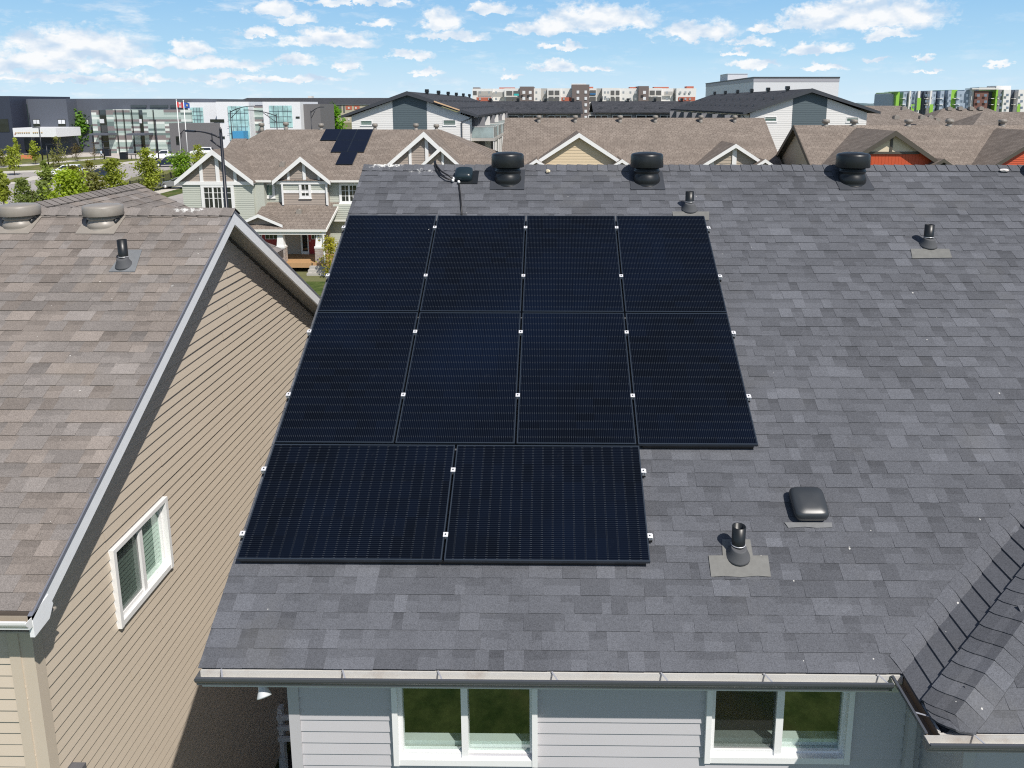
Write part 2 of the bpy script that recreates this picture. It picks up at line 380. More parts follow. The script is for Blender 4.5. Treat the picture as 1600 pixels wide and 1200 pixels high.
# ------------------------------------------------------------------ light
world = bpy.data.worlds.new("World"); SC.world = world; world.use_nodes = True
SUN = V((.75, -1.0, 1.50)).normalized(); EL = math.asin(SUN.z); AZ = atan2(SUN.x, SUN.y)
sd = bpy.data.lights.new("sun", 'SUN'); sun = bpy.data.objects.new("sun", sd); COL.objects.link(sun)
sd.energy = 5.0; sd.angle = radians(.5); sd.color = (1, .95, .88); sun.rotation_euler = (-SUN).to_track_quat('-Z', 'Y').to_euler(); sun.location = (30, -40, 60)
def make_world():
    nt = world.node_tree; nt.nodes.clear()
    out = N(nt, "ShaderNodeOutputWorld"); bg = N(nt, "ShaderNodeBackground"); bg.inputs[1].default_value = .105
    sky = N(nt, "ShaderNodeTexSky"); sky.sky_type = 'NISHITA'; sky.sun_disc = False
    sky.sun_elevation = EL; sky.sun_rotation = AZ; sky.altitude = 600; sky.air_density = 1.1; sky.dust_density = .6; sky.ozone_density = 1.6
    tc = N(nt, "ShaderNodeTexCoord"); sp = N(nt, "ShaderNodeSeparateXYZ"); nt.links.new(tc.outputs['Generated'], sp.inputs[0])
    az = math_(nt, 'ARCTAN2', sp.outputs[0], sp.outputs[1]); el = math_(nt, 'ARCSINE', sp.outputs[2])
    cv = N(nt, "ShaderNodeCombineXYZ"); nt.links.new(az, cv.inputs[0]); nt.links.new(el, cv.inputs[1]); p0 = cv.outputs[0]
    # puffed outline: warp the direction by fractal noise
    def warped(shift):
        p = vmath(nt, 'ADD', p0, (0, shift, 0))
        t = N(nt, "ShaderNodeTexNoise"); t.inputs['Scale'].default_value = 46; t.inputs['Detail'].default_value = 6; t.inputs['Roughness'].default_value = .62
        nt.links.new(vmath(nt, 'MULTIPLY', p, (1, 1.5, 1)), t.inputs['Vector'])
        w = vmath(nt, 'SUBTRACT', t.outputs['Color'], (.5, .5, .5))
        return vmath(nt, 'MULTIPLY_ADD', w, (.050, .030, 0), p), t.outputs['Fac']
    # cumulus heaps of that sky: direction (in photo pixels for reading), half width, half height
    cl = [(120, 68, 95, 27), (45, 98, 90, 15), (205, 96, 60, 12), (515, 60, 78, 15), (690, 30, 36, 20), (705, 56, 62, 9), (590, 37, 28, 9), (465, 30, 34, 9),
          (405, 50, 30, 8), (430, 12, 34, 14), (560, 2, 95, 6), (640, 84, 42, 8), (545, 103, 22, 7), (930, 26, 108, 24), (850, 45, 66, 10), (1090, 46, 68, 17),
          (1195, 46, 26, 8), (1345, 20, 125, 29), (1250, 38, 40, 10), (1385, 53, 42, 8), (1172, 67, 36, 8), (1275, 76, 56, 10), (1150, 81, 24, 4), (1365, 92, 28, 5),
          (1290, 105, 35, 5), (875, 72, 44, 5), (1557, 99, 18, 4), (868, 102, 42, 8), (935, 106, 26, 6), (765, 12, 40, 10), (300, 76, 30, 12), (330, 98, 80, 10),
          (460, 93, 38, 9), (665, 112, 32, 6), (800, 116, 22, 4), (1447, 89, 14, 4), (1450, 108, 22, 3), (1180, 98, 40, 7), (120, 122, 140, 6), (420, 122, 120, 6)]
    def field(shift):
        p, nf = warped(shift); m = None
        for (u, v, ru, rv) in cl:                          # heaps on a flat base: the lower half is squashed
            d = ray(u, v+rv*.45).normalized(); a = atan2(d.x, d.y); e = math.asin(d.z); sa, se = FPX/ru/.93, FPX/(rv*1.30)
            q = vmath(nt, 'MULTIPLY_ADD', p, (sa, se, 0), (-a*sa, -e*se, 0))
            q = vmath(nt, 'MAXIMUM', q, vmath(nt, 'MULTIPLY', q, (-1, -2.6, 0)))
            l = vmath(nt, 'LENGTH', q)
            m = l if m is None else math_(nt, 'MINIMUM', m, l)
        return m, nf
    m, nf = field(0)
    fine = N(nt, "ShaderNodeTexNoise"); fine.inputs['Scale'].default_value = 150; fine.inputs['Detail'].default_value = 5; fine.inputs['Roughness'].default_value = .6
    nt.links.new(vmath(nt, 'MULTIPLY', p0, (1, 1.5, 1)), fine.inputs['Vector'])
    mm = math_(nt, 'MULTIPLY_ADD', nf, -1.0, math_(nt, 'ADD', m, .5)); mm = math_(nt, 'MULTIPLY_ADD', fine.outputs['Fac'], -.5, math_(nt, 'ADD', mm, .25))
    dens = ramp(nt, mm, 1.10, .68)
    sc = N(nt, "ShaderNodeTexNoise"); sc.inputs['Scale'].default_value = 17; sc.inputs['Detail'].default_value = 7; sc.inputs['Roughness'].default_value = .66
    nt.links.new(vmath(nt, 'MULTIPLY', p0, (1, 3.6, 1)), sc.inputs['Vector'])
    thin = ramp(nt, sc.outputs['Fac'], .52, .68)
    low = ramp(nt, el, .30, .03); veil = math_(nt, 'MULTIPLY', ramp(nt, el, .09, .0), .40)
    left = ramp(nt, az, .1, -.45)
    thin = math_(nt, 'MULTIPLY', math_(nt, 'MULTIPLY', thin, low), math_(nt, 'MULTIPLY_ADD', left, .45, .22))
    cov = math_(nt, 'MAXIMUM', math_(nt, 'MULTIPLY', dens, .96), thin)
    cov = math_(nt, 'MULTIPLY', cov, ramp(nt, el, -.005, .012))
    # tops catch the sun, undersides are bluish grey
    def nz(shift):
        t = N(nt, "ShaderNodeTexNoise"); t.inputs['Scale'].default_value = 30; t.inputs['Detail'].default_value = 5
        nt.links.new(vmath(nt, 'ADD', vmath(nt, 'MULTIPLY', p0, (1, 1.7, 1)), (0, shift, 0)), t.inputs['Vector']); return t.outputs['Fac']
    lit = math_(nt, 'MULTIPLY_ADD', math_(nt, 'SUBTRACT', nz(0), nz(.016)), 3.4, .66, clamp=True)
    ccol = mixc(nt, lit, (5.6, 6.9, 8.4), (9.3, 9.4, 9.5))
    grad = mixc(nt, ramp(nt, el, .0, .06), (6.4, 8.0, 9.1), (4.4, 6.9, 8.8)); grad = mixc(nt, ramp(nt, el, .05, .14), grad, (2.6, 5.2, 8.2))
    skyc = mixc(nt, ramp(nt, el, .32, .15), mixc(nt, 1, sky.outputs[0], (1.17, .97, .87), 'MULTIPLY'), grad)
    c = mixc(nt, cov, skyc, ccol)
    nt.links.new(c, bg.inputs[0]); nt.links.new(bg.outputs[0], out.inputs[0])
make_world()
SC.view_settings.view_transform = 'Standard'; SC.view_settings.look = 'None'; SC.view_settings.exposure = 0; SC.view_settings.gamma = 1
SC.view_settings.use_curve_mapping = False
SC.cycles.use_denoising = False; SC.cycles.filter_width = 1.15; SC.cycles.max_bounces = 6; SC.cycles.sample_clamp_indirect = 3; SC.cycles.transparent_max_bounces = 8
SC.render.film_transparent = False

# ================================================================== THE GREY HOUSE (the roof with the panels)
TH = math.atan(7/12); CT, ST = cos(TH), sin(TH); T = 7/12
RB = V((-2.70, 5.12, 6.15)); RU = V((0, CT, ST)); RN = V((0, -ST, CT)); RX = V((1, 0, 0))
def rp(a, b, h=0.0): return RB + RX*a + RU*b + RN*h          # roof coordinates: across, up the slope, above
RL = 6.70                                                     # slope length eave to ridge
XR = 10.5                                                     # right end of the roof in x
VS = 1.476/1.074                                              # valley run in plan
def shingles(mb, O, U, W, Nn, rows, e, bounds, base=1.0, seed=1, wr=(.09, .26), light=.13, dark=.22, hue=None, lift=1.0, bmax=99):
    """laminated shingles: each course leans on the one below, random raised tabs, a darker shadow band at the cut-outs"""
    r = random.Random(seed); O, U, W, Nn = V(O), V(U), V(W), V(Nn)
    P = lambda a, b, h: O+U*a+W*b+Nn*h
    for k in range(rows):
        b0, b1 = k*e, min((k+1)*e + .012, bmax)
        if b1-b0 < .02: continue
        l0, r0 = bounds(b0); l1, r1 = bounds(b1)
        if r0-l0 < .02: continue
        a = min(l0, l1) - r.uniform(0, .25); up = r.random() < .5; row = 1+r.uniform(-.035, .035); end = max(r0, r1); drop = r.uniform(-.004, .004)
        while a < end:
            w = r.uniform(*wr)
            if not up: w *= .8
            a0, a1 = a, a+w; a += w
            x0, y0 = max(a0, l0), min(a1, r0); x1, y1 = max(a0, l1), min(a1, r1)
            h = (.0085 if up else .0045)*lift; hb = .0012
            q = r.random()
            t = base*row*(1+r.uniform(-.07, .07))
            if q < light: t *= r.uniform(1.10, 1.22)
            elif q < light+dark: t *= r.uniform(.80, .92)
            c = (t, t, t) if hue is None else tuple(t*hc for hc in (hue[0] if r.random() < .5 else hue[1]))
            flip_up = up; up = (not up) if r.random() < .8 else up
            if y0-x0 < .002 and y1-x1 < .002: continue
            bb = b0+drop+r.uniform(-.0015, .0015)
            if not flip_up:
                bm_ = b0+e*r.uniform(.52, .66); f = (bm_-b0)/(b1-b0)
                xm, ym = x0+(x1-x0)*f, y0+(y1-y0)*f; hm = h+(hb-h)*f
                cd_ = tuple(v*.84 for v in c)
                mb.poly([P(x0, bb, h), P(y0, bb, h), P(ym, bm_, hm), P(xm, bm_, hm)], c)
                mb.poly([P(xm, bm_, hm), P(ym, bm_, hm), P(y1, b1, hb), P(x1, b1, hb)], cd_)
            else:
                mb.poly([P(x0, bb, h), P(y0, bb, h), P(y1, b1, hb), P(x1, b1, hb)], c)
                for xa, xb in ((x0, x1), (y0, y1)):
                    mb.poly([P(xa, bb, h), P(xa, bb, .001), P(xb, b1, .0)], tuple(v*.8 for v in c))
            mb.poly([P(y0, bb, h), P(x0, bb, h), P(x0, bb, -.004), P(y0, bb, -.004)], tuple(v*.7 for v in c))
M_shG = shingle_mat("grey_shingles", (.104, .109, .123), .20, smear=[(-2.42, 10.93, 9.53, .34, .12, 1.15), (-1.9, 10.8, 9.46, .9, .25, .72)])
M_shB = shingle_mat("brown_shingles", (.200, .181, .169), .5, smear=[(-4.55, 9.36, 9.09, .42, .13, .95), (-4.3, 8.3, 8.4, .5, 1.5, .60)])
house = thing("grey_house", "blue grey sided house under the charcoal shingle roof that carries the large solar array", "house", (0, 8, 0))
# deck under the shingles, both slopes and the step on the right
dk = MB()
dk.prism([rp(0, .01, -.004), rp(XR+2.7, .01, -.004), rp(XR+2.7, RL, -.004), rp(0, RL, -.004)], RN*-.10)
back = [rp(0, RL, -.004), rp(XR+2.7, RL, -.004), rp(XR+2.7, RL, -.004)+V((0, 5.9, -5.9*T)), rp(0, RL, -.004)+V((0, 5.9, -5.9*T))]
dk.prism(back, V((0, 0, -.11)))
sh = MB()
E_ = .1435
def gb(b):
    y = RB.y+b*CT; return (-.02, min(XR+2.7, 2.700+2.668+VS*(y-5.131)-.13*max(0, min(1, (y-5.131)/.25))))
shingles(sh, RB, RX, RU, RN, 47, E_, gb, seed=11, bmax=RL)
# back slope, plain courses
BU = V((0, CT, -ST)); 
roof = sh.build("roof", M_shG, house, attr=True)
dk.build("roof_deck", mat("roof_felt", (.05, .05, .055), .95), house)
# --- the step on the right: low side slope, then the front slope one step nearer
SO = V((2.668, 5.131, 6.15)); SD = V((1.476, 1.074, .626)); NS = V((.39, 0, .921)); NS.x = -.39; NS.normalize()
SUP = V((.921, 0, .39)).normalized(); FO = V((2.69, 4.57, 6.15))
st = MB(); r5 = random.Random(5)
def spt(x, y, h=0.0): return V((x, y, 6.15+(x-2.668)*.424)) + NS*h     # point on the side slope
def yv(x): return 5.131+(x-2.668)/VS                                 # valley
def yh(x): return 4.57+(x-2.69)/VS                                   # hip
def yc(x): return 4.850+(x-2.675)/VS                                  # cut line
k = 0; x = 2.655
while x < 10:
    x1 = x+.131+r5.uniform(-.008, .008); t = 1.0+r5.uniform(-.09, .08); h = .016; sk = .05
    # strip laid through the valley: bends up onto the main slope at its far end
    secs = []
    for xx, hh in ((x, h), (x1+.012, .003)):
        row = []
        for f in (0, .25, .5, .75, 1.0):
            yy = yc(xx)+(yv(xx)-yc(xx))*f; row.append(spt(xx, yy, hh))
        ym = yv(xx)+.05; xm = xx-.03; row.append(V((xm, ym, 6.15+(ym-5.12)*T))+RN*(hh*.35+.010))
        ym2 = yv(xx)+.11; xm2 = xx-.065; row.append(V((xm2, ym2, 6.15+(ym2-5.12)*T))+RN*(.007 if hh > .01 else .0045))
        secs.append(row)
    for i in range(6): 
        tt = t*(1 if i < 5 else 1.08)
        st.poly([secs[0][i+1], secs[0][i], secs[1][i], secs[1][i+1]], tt, True)
        st.poly([secs[0][i], secs[0][i+1], secs[0][i+1]-V((0, 0, .02)), secs[0][i]-V((0, 0, .02))], t*.6)
    x = x1
# strips from the cut line over the hip onto the front slope
st.poly([(2.70, 4.562, 6.115), (9, 4.562, 6.115), (9, 9.0, 6.115+4.438*T), (2.70+VS*4.438, 9.0, 6.115+4.438*T)], .5)
s = -.16
while s < 5:
    s1 = s+.0735+r5.uniform(-.008, .008); t = r5.choice((.86, .97, 1.05, 1.16))*r5.uniform(.95, 1.05); rows = []
    for q, hh in ((s, .034), (s1+.006, .026)):
        A = V((2.675, 4.838, 6.15))+SD*q; A = spt(max(A.x, 2.662), max(A.y, 4.60), hh); row = [A]
        for f in (.35, .7): row.append(spt(A.x-NS.x*0+.088*f, A.y-.131*f, hh))
        Bp = A+V((.095, -.135, .038)); Bp = Bp+V((0, 0, -.006)); row.append(Bp)
        B2 = A+V((.135, -.178, .030)); B2.y = max(B2.y, 4.565); B2 = V((B2.x, B2.y, 6.15+(B2.y-4.57)*T))+RN*(hh*.9+.008); row.append(B2)
        Cp = A+V((.235, -.28, 0)); Cp.y = max(Cp.y, 4.562); Cp = V((Cp.x, Cp.y, 6.15+(Cp.y-4.57)*T))+RN*(hh*.25+.005); row.append(Cp); rows.append(row)
    st.poly([rows[0][5], rows[0][5]-V((0, 0, .014)), rows[1][5]-V((0, 0, .014)), rows[1][5]], t*.7)
    for i in range(5):
        st.poly([rows[0][i], rows[0][i+1], rows[1][i+1], rows[1][i]], t, True)
        st.poly([rows[0][i+1], rows[0][i], rows[0][i]-V((0, 0, .014)), rows[0][i+1]-V((0, 0, .014))], t*.6)
    s = s1
def fb(b):
    y = 4.57+b*CT; return (2.69+VS*(y-4.57)+.02-2.69, 8.0)
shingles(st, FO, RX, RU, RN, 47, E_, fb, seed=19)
# side slope deck below the strips
st.poly([spt(2.66, 4.56, -.04), spt(2.66, yv(2.66), -.04), spt(9.6, yv(9.6), -.04), spt(9.6, yh(9.6), -.04)], .5)
st.build("valley_shingles", M_shG, house, attr=True)
# --- ridge cap
rc_ = MB(); xx = -2.72; r6 = random.Random(8); yR = RB.y+RL*CT; zR = RB.z+RL*ST
while xx < XR:
    w = .145; t = r6.uniform(.86, 1.12); x1 = xx+w+.03; h0, h1 = .026, .014
    for (xa, ha), (xb, hb) in (((xx, h0), (x1, h1)),):
        for sgn in (-1, 1):
            dv = V((0, sgn*CT, -ST)); nv = V((0, sgn*ST, CT))
            a = V((xa, yR, zR+ha)); b = V((xb, yR, zR+hb))
            q = [a, b, b+dv*.145-nv*.006, a+dv*.145-nv*.006]
            rc_.poly(q if sgn > 0 else q[::-1], t)
            rc_.poly([q[3], q[2], q[2]-nv*.014, q[3]-nv*.014] if sgn < 0 else [q[2], q[3], q[3]-nv*.014, q[2]-nv*.014], t*.55)
            rc_.poly([q[0], q[3], q[3]-nv*.02, q[0]-V((0, 0, .02))], t*.55)
    xx += w
rc_.build("ridge_cap", M_shG, house, attr=True)
# --- walls
def rectspan(u0, u1, holes=()):
    def f(z):
        out = [(u0, u1)]
        for (a, b, za, zb) in holes:
            if za < z < zb:
                nx = []
                for (p, q) in out:
                    if a > p: nx.append((p, min(a, q)))
                    if b < q: nx.append((max(b, p), q))
                out = [(p, q) for p, q in nx if q > p]
        return out
    return f
YW = 5.5; FRN = V((0, -1, 0)); UX = V((1, 0, 0)); UY = V((0, 1, 0))
LW = (-1.326, -.1275, 4.968, 6.02); RW = (1.256, 2.453, 5.02, 6.02)
wl = MB()
wl.siding((0, YW, 0), UX, FRN, .45-.0079, 6.05, .1095, rectspan(-2.10, 3.05, [(a+.03, b-.03, c+.03, d) for a, b, c, d in (LW, RW)]), joints=True)
wl.siding((3.05, 0, 0), UY, V((-1, 0, 0)), .45, 6.05, .1095, rectspan(4.97, YW))
wl.siding((0, 4.9, 0), UX, FRN, .45, 6.05, .1095, rectspan(3.12, XR))
wl.siding((-2.16, 0, 0), UY, V((-1, 0, 0)), .45, 6.05, .1095, rectspan(YW+.1, 16.3))
wl.prism([(-2.16, 5.5, 6.0), (-2.16, 16.3, 6.0), (-2.16, 10.9, 9.3)], (.05, 0, 0))
wl.box((-2.15, 5.62, 0), (XR, 5.63+.02, 4.9)); wl.box((-2.15, 16.28, 0), (XR, 16.38, 6.05))
wl.box((-2.12, YW+.0, .0), (XR-.5, YW+.06, .44))
wl.build("wall", M_blue, house)
ct = MB()
for (y_, a_, b_, n0_, n1_) in ((YW, -2.19, -2.10, -.09, .026), (YW, 2.985, 3.048, .001, .022), (4.9, 3.03, 3.12, -.09, .026)):
    ct = MB(); ct.pbox((0, y_, 0), UX, FRN, a_, b_, .4, 6.05, n0_, n1_); ct.build("corner_trim", M_blue, house)
sf = MB(); sf.box((-2.70, 5.13, 6.035), (2.66, 5.56, 6.05)); sf.box((2.66, 4.62, 6.033), (XR, 5.58, 6.048)); sf.box((-2.69, 5.56, 6.02), (-2.16, 16.8, 6.034))
sf.build("soffit", mat("grey_soffit", (.30, .31, .33), .6), house)
fa = MB(); fa.box((-2.70, 5.118, 5.99), (2.655, 5.136, 6.132)); fa.box((2.664, 4.60, 5.99), (2.682, 5.118, 6.132)); fa.box((2.664, 4.572, 5.99), (XR, 4.588, 6.132))
fa.build("fascia", M_gutin, house)
fa = MB(); fa.prism([rp(.03, .03, -.105), rp(.03, RL, -.105), rp(.03, RL, -.26), rp(.03, 0.03, -.26)], V((-.02, 0, 0))); fa.build("rake_board", M_gut, house)
def gutter(name, a, b, out, parent, m_out, m_in, wd=.098, hg=.076, ztop=6.136, endcap=(True, True), hang=()):
    a, b, out = V(a), V(b), V(out).normalized(); d = (b-a)
    z0 = V((0, 0, 1)); g = MB()
    A = a+z0*(ztop-hg); L = d
    # front face: ogee of three facets plus the rolled lip
    prof = [(.066, 0), (.068, .018), (.084, .037), (.093, .051), (wd, .066), (wd, hg)]
    pts = [A+out*p+z0*h for p, h in prof]
    for p, q in zip(pts, pts[1:]): g.poly([p, p+L, q+L, q] if d.cross(z0).dot(out) > 0 else [q, q+L, p+L, p])
    g.obox(pts[-1]-out*.016, L, out*.018, z0*.009)
    g.poly([A+out*.004, A+out*.004+L, pts[0]+L, pts[0]])
    for e, use in ((A, endcap[0]), (A+L, endcap[1])):
        if use: g.prism([e+out*.004]+[p+(e-A) for p in pts]+[e+out*.004+z0*hg], L.normalized()*(-.006 if e == A else .006))
    o = g.build("gutter", m_out, parent)
    i = MB(); B = A+z0*.006
    i.poly([B+out*.006, B+out*.006+L, B+out*.066+L, B+out*.066]); i.poly([B+out*.006, B+out*.006+L, A+out*.006+z0*hg+L, A+out*.006+z0*hg])
    i.poly([B+out*.063, B+out*.063+L, A+out*(wd-.006)+z0*(hg-.004)+L, A+out*(wd-.006)+z0*(hg-.004)])
    i.build("gutter_lining", m_in, o)
    for t in hang:
        h = MB(); p = a+d.normalized()*t; p.z = ztop+.002
        h.beam(p+out*.0+z0*.010, p+out*(wd)+d.normalized()*.05+z0*.003, .012, .003); h.build("gutter_hanger", M_alu, o)
gutter("gutter", (-2.70, 5.116, 0), (2.545, 5.116, 0), (0, -1, 0), house, M_gut, M_gutin, endcap=(True, False), hang=[x+2.70 for x in (-2.54, -1.61, -.88, -.01, .82, 1.6, 2.46)])
gutter("gutter", (2.662, 4.572, 0), (2.662, 5.11, 0), (-1, 0, 0), house, M_gut, mat("dirty_gutter", (.17, .14, .11), .8, var=.3), endcap=(False, False), hang=[.14])
gutter("gutter", (2.55, 4.568, 0), (XR, 4.568, 0), (0, -1, 0), house, M_gut, M_gutin, endcap=(True, False), hang=[.33, 1.2])
dsp = MB(); dsp.pbox((0, YW, 0), UX, FRN, 2.90, 2.965, .3, 6.0, .016, .075); dsp.build("downspout", M_blue, house)

M_screen, nt_, b_, o_ = _new("insect_mesh"); b_.inputs['Base Color'].default_value = (.02, .022, .024, 1); b_.inputs['Alpha'].default_value = .5; b_.inputs['Roughness'].default_value = .8
# --- the two sliding windows with a room behind each
def slider(parent, O, U, Nn, u0, u1, z0, z1, um, mw, blinds=False, depth=.7, screen=False):
    O, U, Nn = V(O), V(U), V(Nn)
    f = MB(); B = lambda *a: f.pbox(O, U, Nn, *a)
    fw = .045
    B(u0, u0+fw, z0, z1, -.06, .058); B(u1-fw, u1, z0, z1, -.06, .058); B(u0+fw, u1-fw, z1-fw, z1, -.06, .058)
    B(u0+fw, u1-fw, z0, z0+.055, -.06, .052); B(um-mw/2, um+mw/2, z0+.055, z1-fw, -.05, .030)
    w = f.build("window", M_vinyl, parent)
    s = MB(); S = lambda *a: s.pbox(O, U, Nn, *a); fz = z0+.055
    S(u0+fw, u0+fw+.035, fz, z1-fw, -.045, .018); S(u0+fw+.035, um-mw/2, fz, fz+.045, -.045, .018)
    S(u1-fw-.022, u1-fw, fz, z1-fw, -.05, -.005); S(um+mw/2, u1-fw-.022, fz, fz+.02, -.05, -.005)
    s.build("sash", M_vinyl, w)
    for a, b, n in ((u0+fw+.03, um-mw/2+.004, -.012), (um+mw/2-.004, u1-fw-.018, -.032)):
        g = MB(); P = lambda u, z: O+U*u+Nn*n+V((0, 0, z)); zb = fz+.012
        g.poly([P(a, zb), P(b, zb), P(b, z1-fw+.004), P(a, z1-fw+.004)]); g.build("pane", M_glass, w)
    i = MB(); I = lambda *a: i.pbox(O, U, Nn, *a)
    I(u0-.3, u1+.3, z0-.6, z1+.03, -depth-.02, -depth); I(u0-.3, u0, z0-.6, z1, -depth, -.065); I(u1, u1+.3, z0-.6, z1, -depth, -.065)
    I(u0, u1, z1+.001, z1+.03, -depth, -.065); I(u0, u1, z0-.6, z0-.58, -depth, -.065)
    i.build("interior", M_dark, w)
    k = MB(); k.pbox(O, U, Nn, u0+.01, u1-.01, z0-.02, z0+.135, -.145, -.066); k.build("sill", M_vinyl, w)
    if screen:
        sc_ = MB(); P = lambda u, z: O+U*u+Nn*.004+V((0, 0, z)); sc_.poly([P(u0+fw+.03, fz+.04), P(um-mw/2+.002, fz+.04), P(um-mw/2+.002, z1-fw), P(u0+fw+.03, z1-fw)]); sc_.build("insect_screen", M_screen, w)
    if blinds:
        bl = MB(); z = z0+.13
        while z < z1-.05:
            bl.obox(O+U*(u0+.05)+Nn*-.062+V((0, 0, z)), U*(u1-u0-.1), Nn*.016+V((0, 0, -.050)), V((0, 0, .003))); z += .052
        bl.build("blind", mat("mint_blind", (.62, .70, .64), .6, var=.03), w)
    return w
slider(house, (0, YW, 0), UX, FRN, LW[0], LW[1], LW[2], 6.0, -.732, .055)
slider(house, (0, YW, 0), UX, FRN, RW[0], RW[1], RW[2], 6.0, 1.864, .06, screen=True)
# --- floodlight below the left eave
fl = thing("flood_light", "white flood light hanging under the left eave corner of the grey house", "light", (-2.25, 5.20, 6.02))
m1 = MB(); m1.lathe([(.05, .012), (.05, -.02), (.02, -.03)], (-2.25, 5.20, 6.02), 12); m1.tube([(-2.25, 5.20, 6.0), (-2.26, 5.185, 5.95)], .014); m1.build("mount", M_white, fl)
m2 = MB(); ax = V((.35, -.55, -.75)); m2.lathe([(.02, -.055), (.032, -.03), (.036, 0), (.054, .045), (.056, .056), (.036, .06), (.0, .062)], (-2.26, 5.18, 5.915), 16, ax); m2.build("lamp_head", mat("lamp_grey", (.55, .58, .60), .4), fl)

# ================================================================== SOLAR ARRAY
PW, PL, PH = 1.134, 1.724, .1
PO = V((-2.659, 6.773, 7.23)); 
def pp(a, b, h=0.0): return PO + RX*a + RU*b + RN*h           # panel plane coordinates, h above the glass
M_cell = panel_mat()
ROT = Matrix((RX, RU, RN)).transposed().to_4x4()
def make_panel():
    o = bpy.data.objects.new("solar_panel", None); COL.objects.link(o)
    f = MB(); t = .035; w = .011; hw, hl = PW/2, PL/2
    f.box((-hw, -hl, -t), (hw, -hl+w, 0)); f.box((-hw, hl-w, -t), (hw, hl, 0)); f.box((-hw, -hl+w, -t), (-hw+w, hl-w, 0)); f.box((hw-w, -hl+w, -t), (hw, hl-w, 0))
    f.build("frame", M_frame, o)
    g = MB(); g.poly([(-hw+w, -hl+w, -.003), (hw-w, -hl+w, -.003), (hw-w, hl-w, -.003), (-hw+w, hl-w, -.003)]); g.poly([(-hw+w, -hl+w, -.012), (-hw+w, hl-w, -.012), (hw-w, hl-w, -.012), (hw-w, -hl+w, -.012)])
    g.build("glass", M_cell, o)
    return o
def place(o, c, turn=False):
    m = ROT.copy() if not turn else (ROT @ Matrix.Rotation(pi/2, 4, 'Z'))
    m.translation = c; o.matrix_world = m
G = .02; pan0 = make_panel()
ordn = ("leftmost", "second from the left", "third from the left", "rightmost")
first = True
def new_panel(label):
    global first
    if first: first = False; o = pan0
    else:
        o = pan0.copy(); COL.objects.link(o)
        for ch in pan0.children:
            d = ch.copy(); COL.objects.link(d); d.parent = o
    tag(o, label, "solar panel", "solar panels of the large roof array"); return o
for row, nm in ((1, "top"), (0, "middle")):
    for i in range(4):
        place(new_panel(f"black upright solar panel, {ordn[i]} in the {nm} row of the large array"), pp(PW/2+i*(PW+G), row*(PL+G)+PL/2))
for i, nm in ((0, "left"), (1, "right")):
    place(new_panel(f"black solar panel lying sideways, {nm} one of the bottom pair"), pp(PL/2+i*(PL+G), -G-PW/2), True)
# clamps and rails
M_clamp = mat("silver_clamp", (.80, .80, .82), .4, metal=.3, var=.04)
def clamp(a, b, label, end=0):
    o = thing("panel_clamp", label, "clamp", pp(a, b), "silver clamps along the solar panels")
    m = MB(); c = pp(a, b, .0)
    w = .021 if end == 0 else .019
    m.obox(c-RX*w-RU*.021+RN*.001, RX*2*w, RU*.042, RN*.005)
    m.obox(c-RX*.008-RU*.02-RN*.045, RX*.016, RU*.04, RN*.046)
    if end: m.obox(c+RX*(end*.012)-RU*.02-RN*.05, RX*.014*end, RU*.04, RN*.05)
    m.build("clamp_body", M_clamp, o)
    h = MB(); h.lathe([(.007, 0), (.007, .006), (.003, .007)], c+RN*.006, 6, RN, smooth=False); h.build("bolt", M_frame, o)
bs = {1: (PL+G+PL*.34, PL+G+PL*.86), 0: (PL*.33, PL*.83)}
rown = {1: "top", 0: "middle"}
for row in (1, 0):
    for j, b in enumerate(bs[row]):
        hl = ("lower", "upper")[j]
        for i in range(1, 4): clamp(i*(PW+G)-G/2, b, f"{hl} silver clamp between the {('first and second', 'second and third', 'third and fourth')[i-1]} panels of the {rown[row]} row")
        clamp(4*PW+3*G+.016, b, f"{hl} silver clamp on the right edge of the {rown[row]} panel row", 1)
        clamp(-.016, b, f"{hl} silver clamp on the left edge of the {rown[row]} panel row", -1)
for j, b in enumerate((-G-PW*.80, -G-PW*.24)):
    hl = ("lower", "upper")[j]
    clamp(PL+G/2, b, f"{hl} silver clamp between the two sideways panels"); clamp(2*PL+G+.016, b, f"{hl} silver clamp on the right edge of the sideways panels", 1); clamp(-.016, b, f"{hl} silver clamp on the left edge of the sideways panels", -1)
for row, w in ((1, 4*PW+3*G), (0, 4*PW+3*G), (-1, 2*PL+G)):
    for j, b in enumerate(bs[row] if row >= 0 else (-G-PW*.80, -G-PW*.24)):
        o = thing("mounting_rail", f"dark {('lower', 'upper')[j]} mounting rail under the {('top' if row == 1 else 'middle' if row == 0 else 'bottom')} row of solar panels", "rail", pp(0, b, -.1), "mounting rails below the panels")
        m = MB(); m.obox(pp(-.04, b-.02, -.075), RX*(w+.08), RU*.04, RN*.038); m.build("rail", M_rail, o)
        m = MB(); n = 5
        for q in range(n): m.obox(pp(.2+(w-.4)*q/(n-1), b-.03, -.097), RX*.05, RU*.06, RN*.02)
        m.build("foot", M_rail, o)
# dark strip painted in for the shade of the gap along the lower edges
for a0, a1, b in ((0, 2*PL+G, -G-PW), (2*PL+G+.03, 4*PW+3*G, 0)):
    o = MB(); o.obox(pp(a0+.01, b+.012, -.094), RX*(a1-a0-.04), RU*.006, RN*.057)
    one(o, "gap_shade_strip", M_rail, "dark strip standing in for the shaded gap under the " + ("lower edge of the two sideways panels" if b < 0 else "right bottom panel of the middle row"), "shade strip", pp(a0, b, -.09))

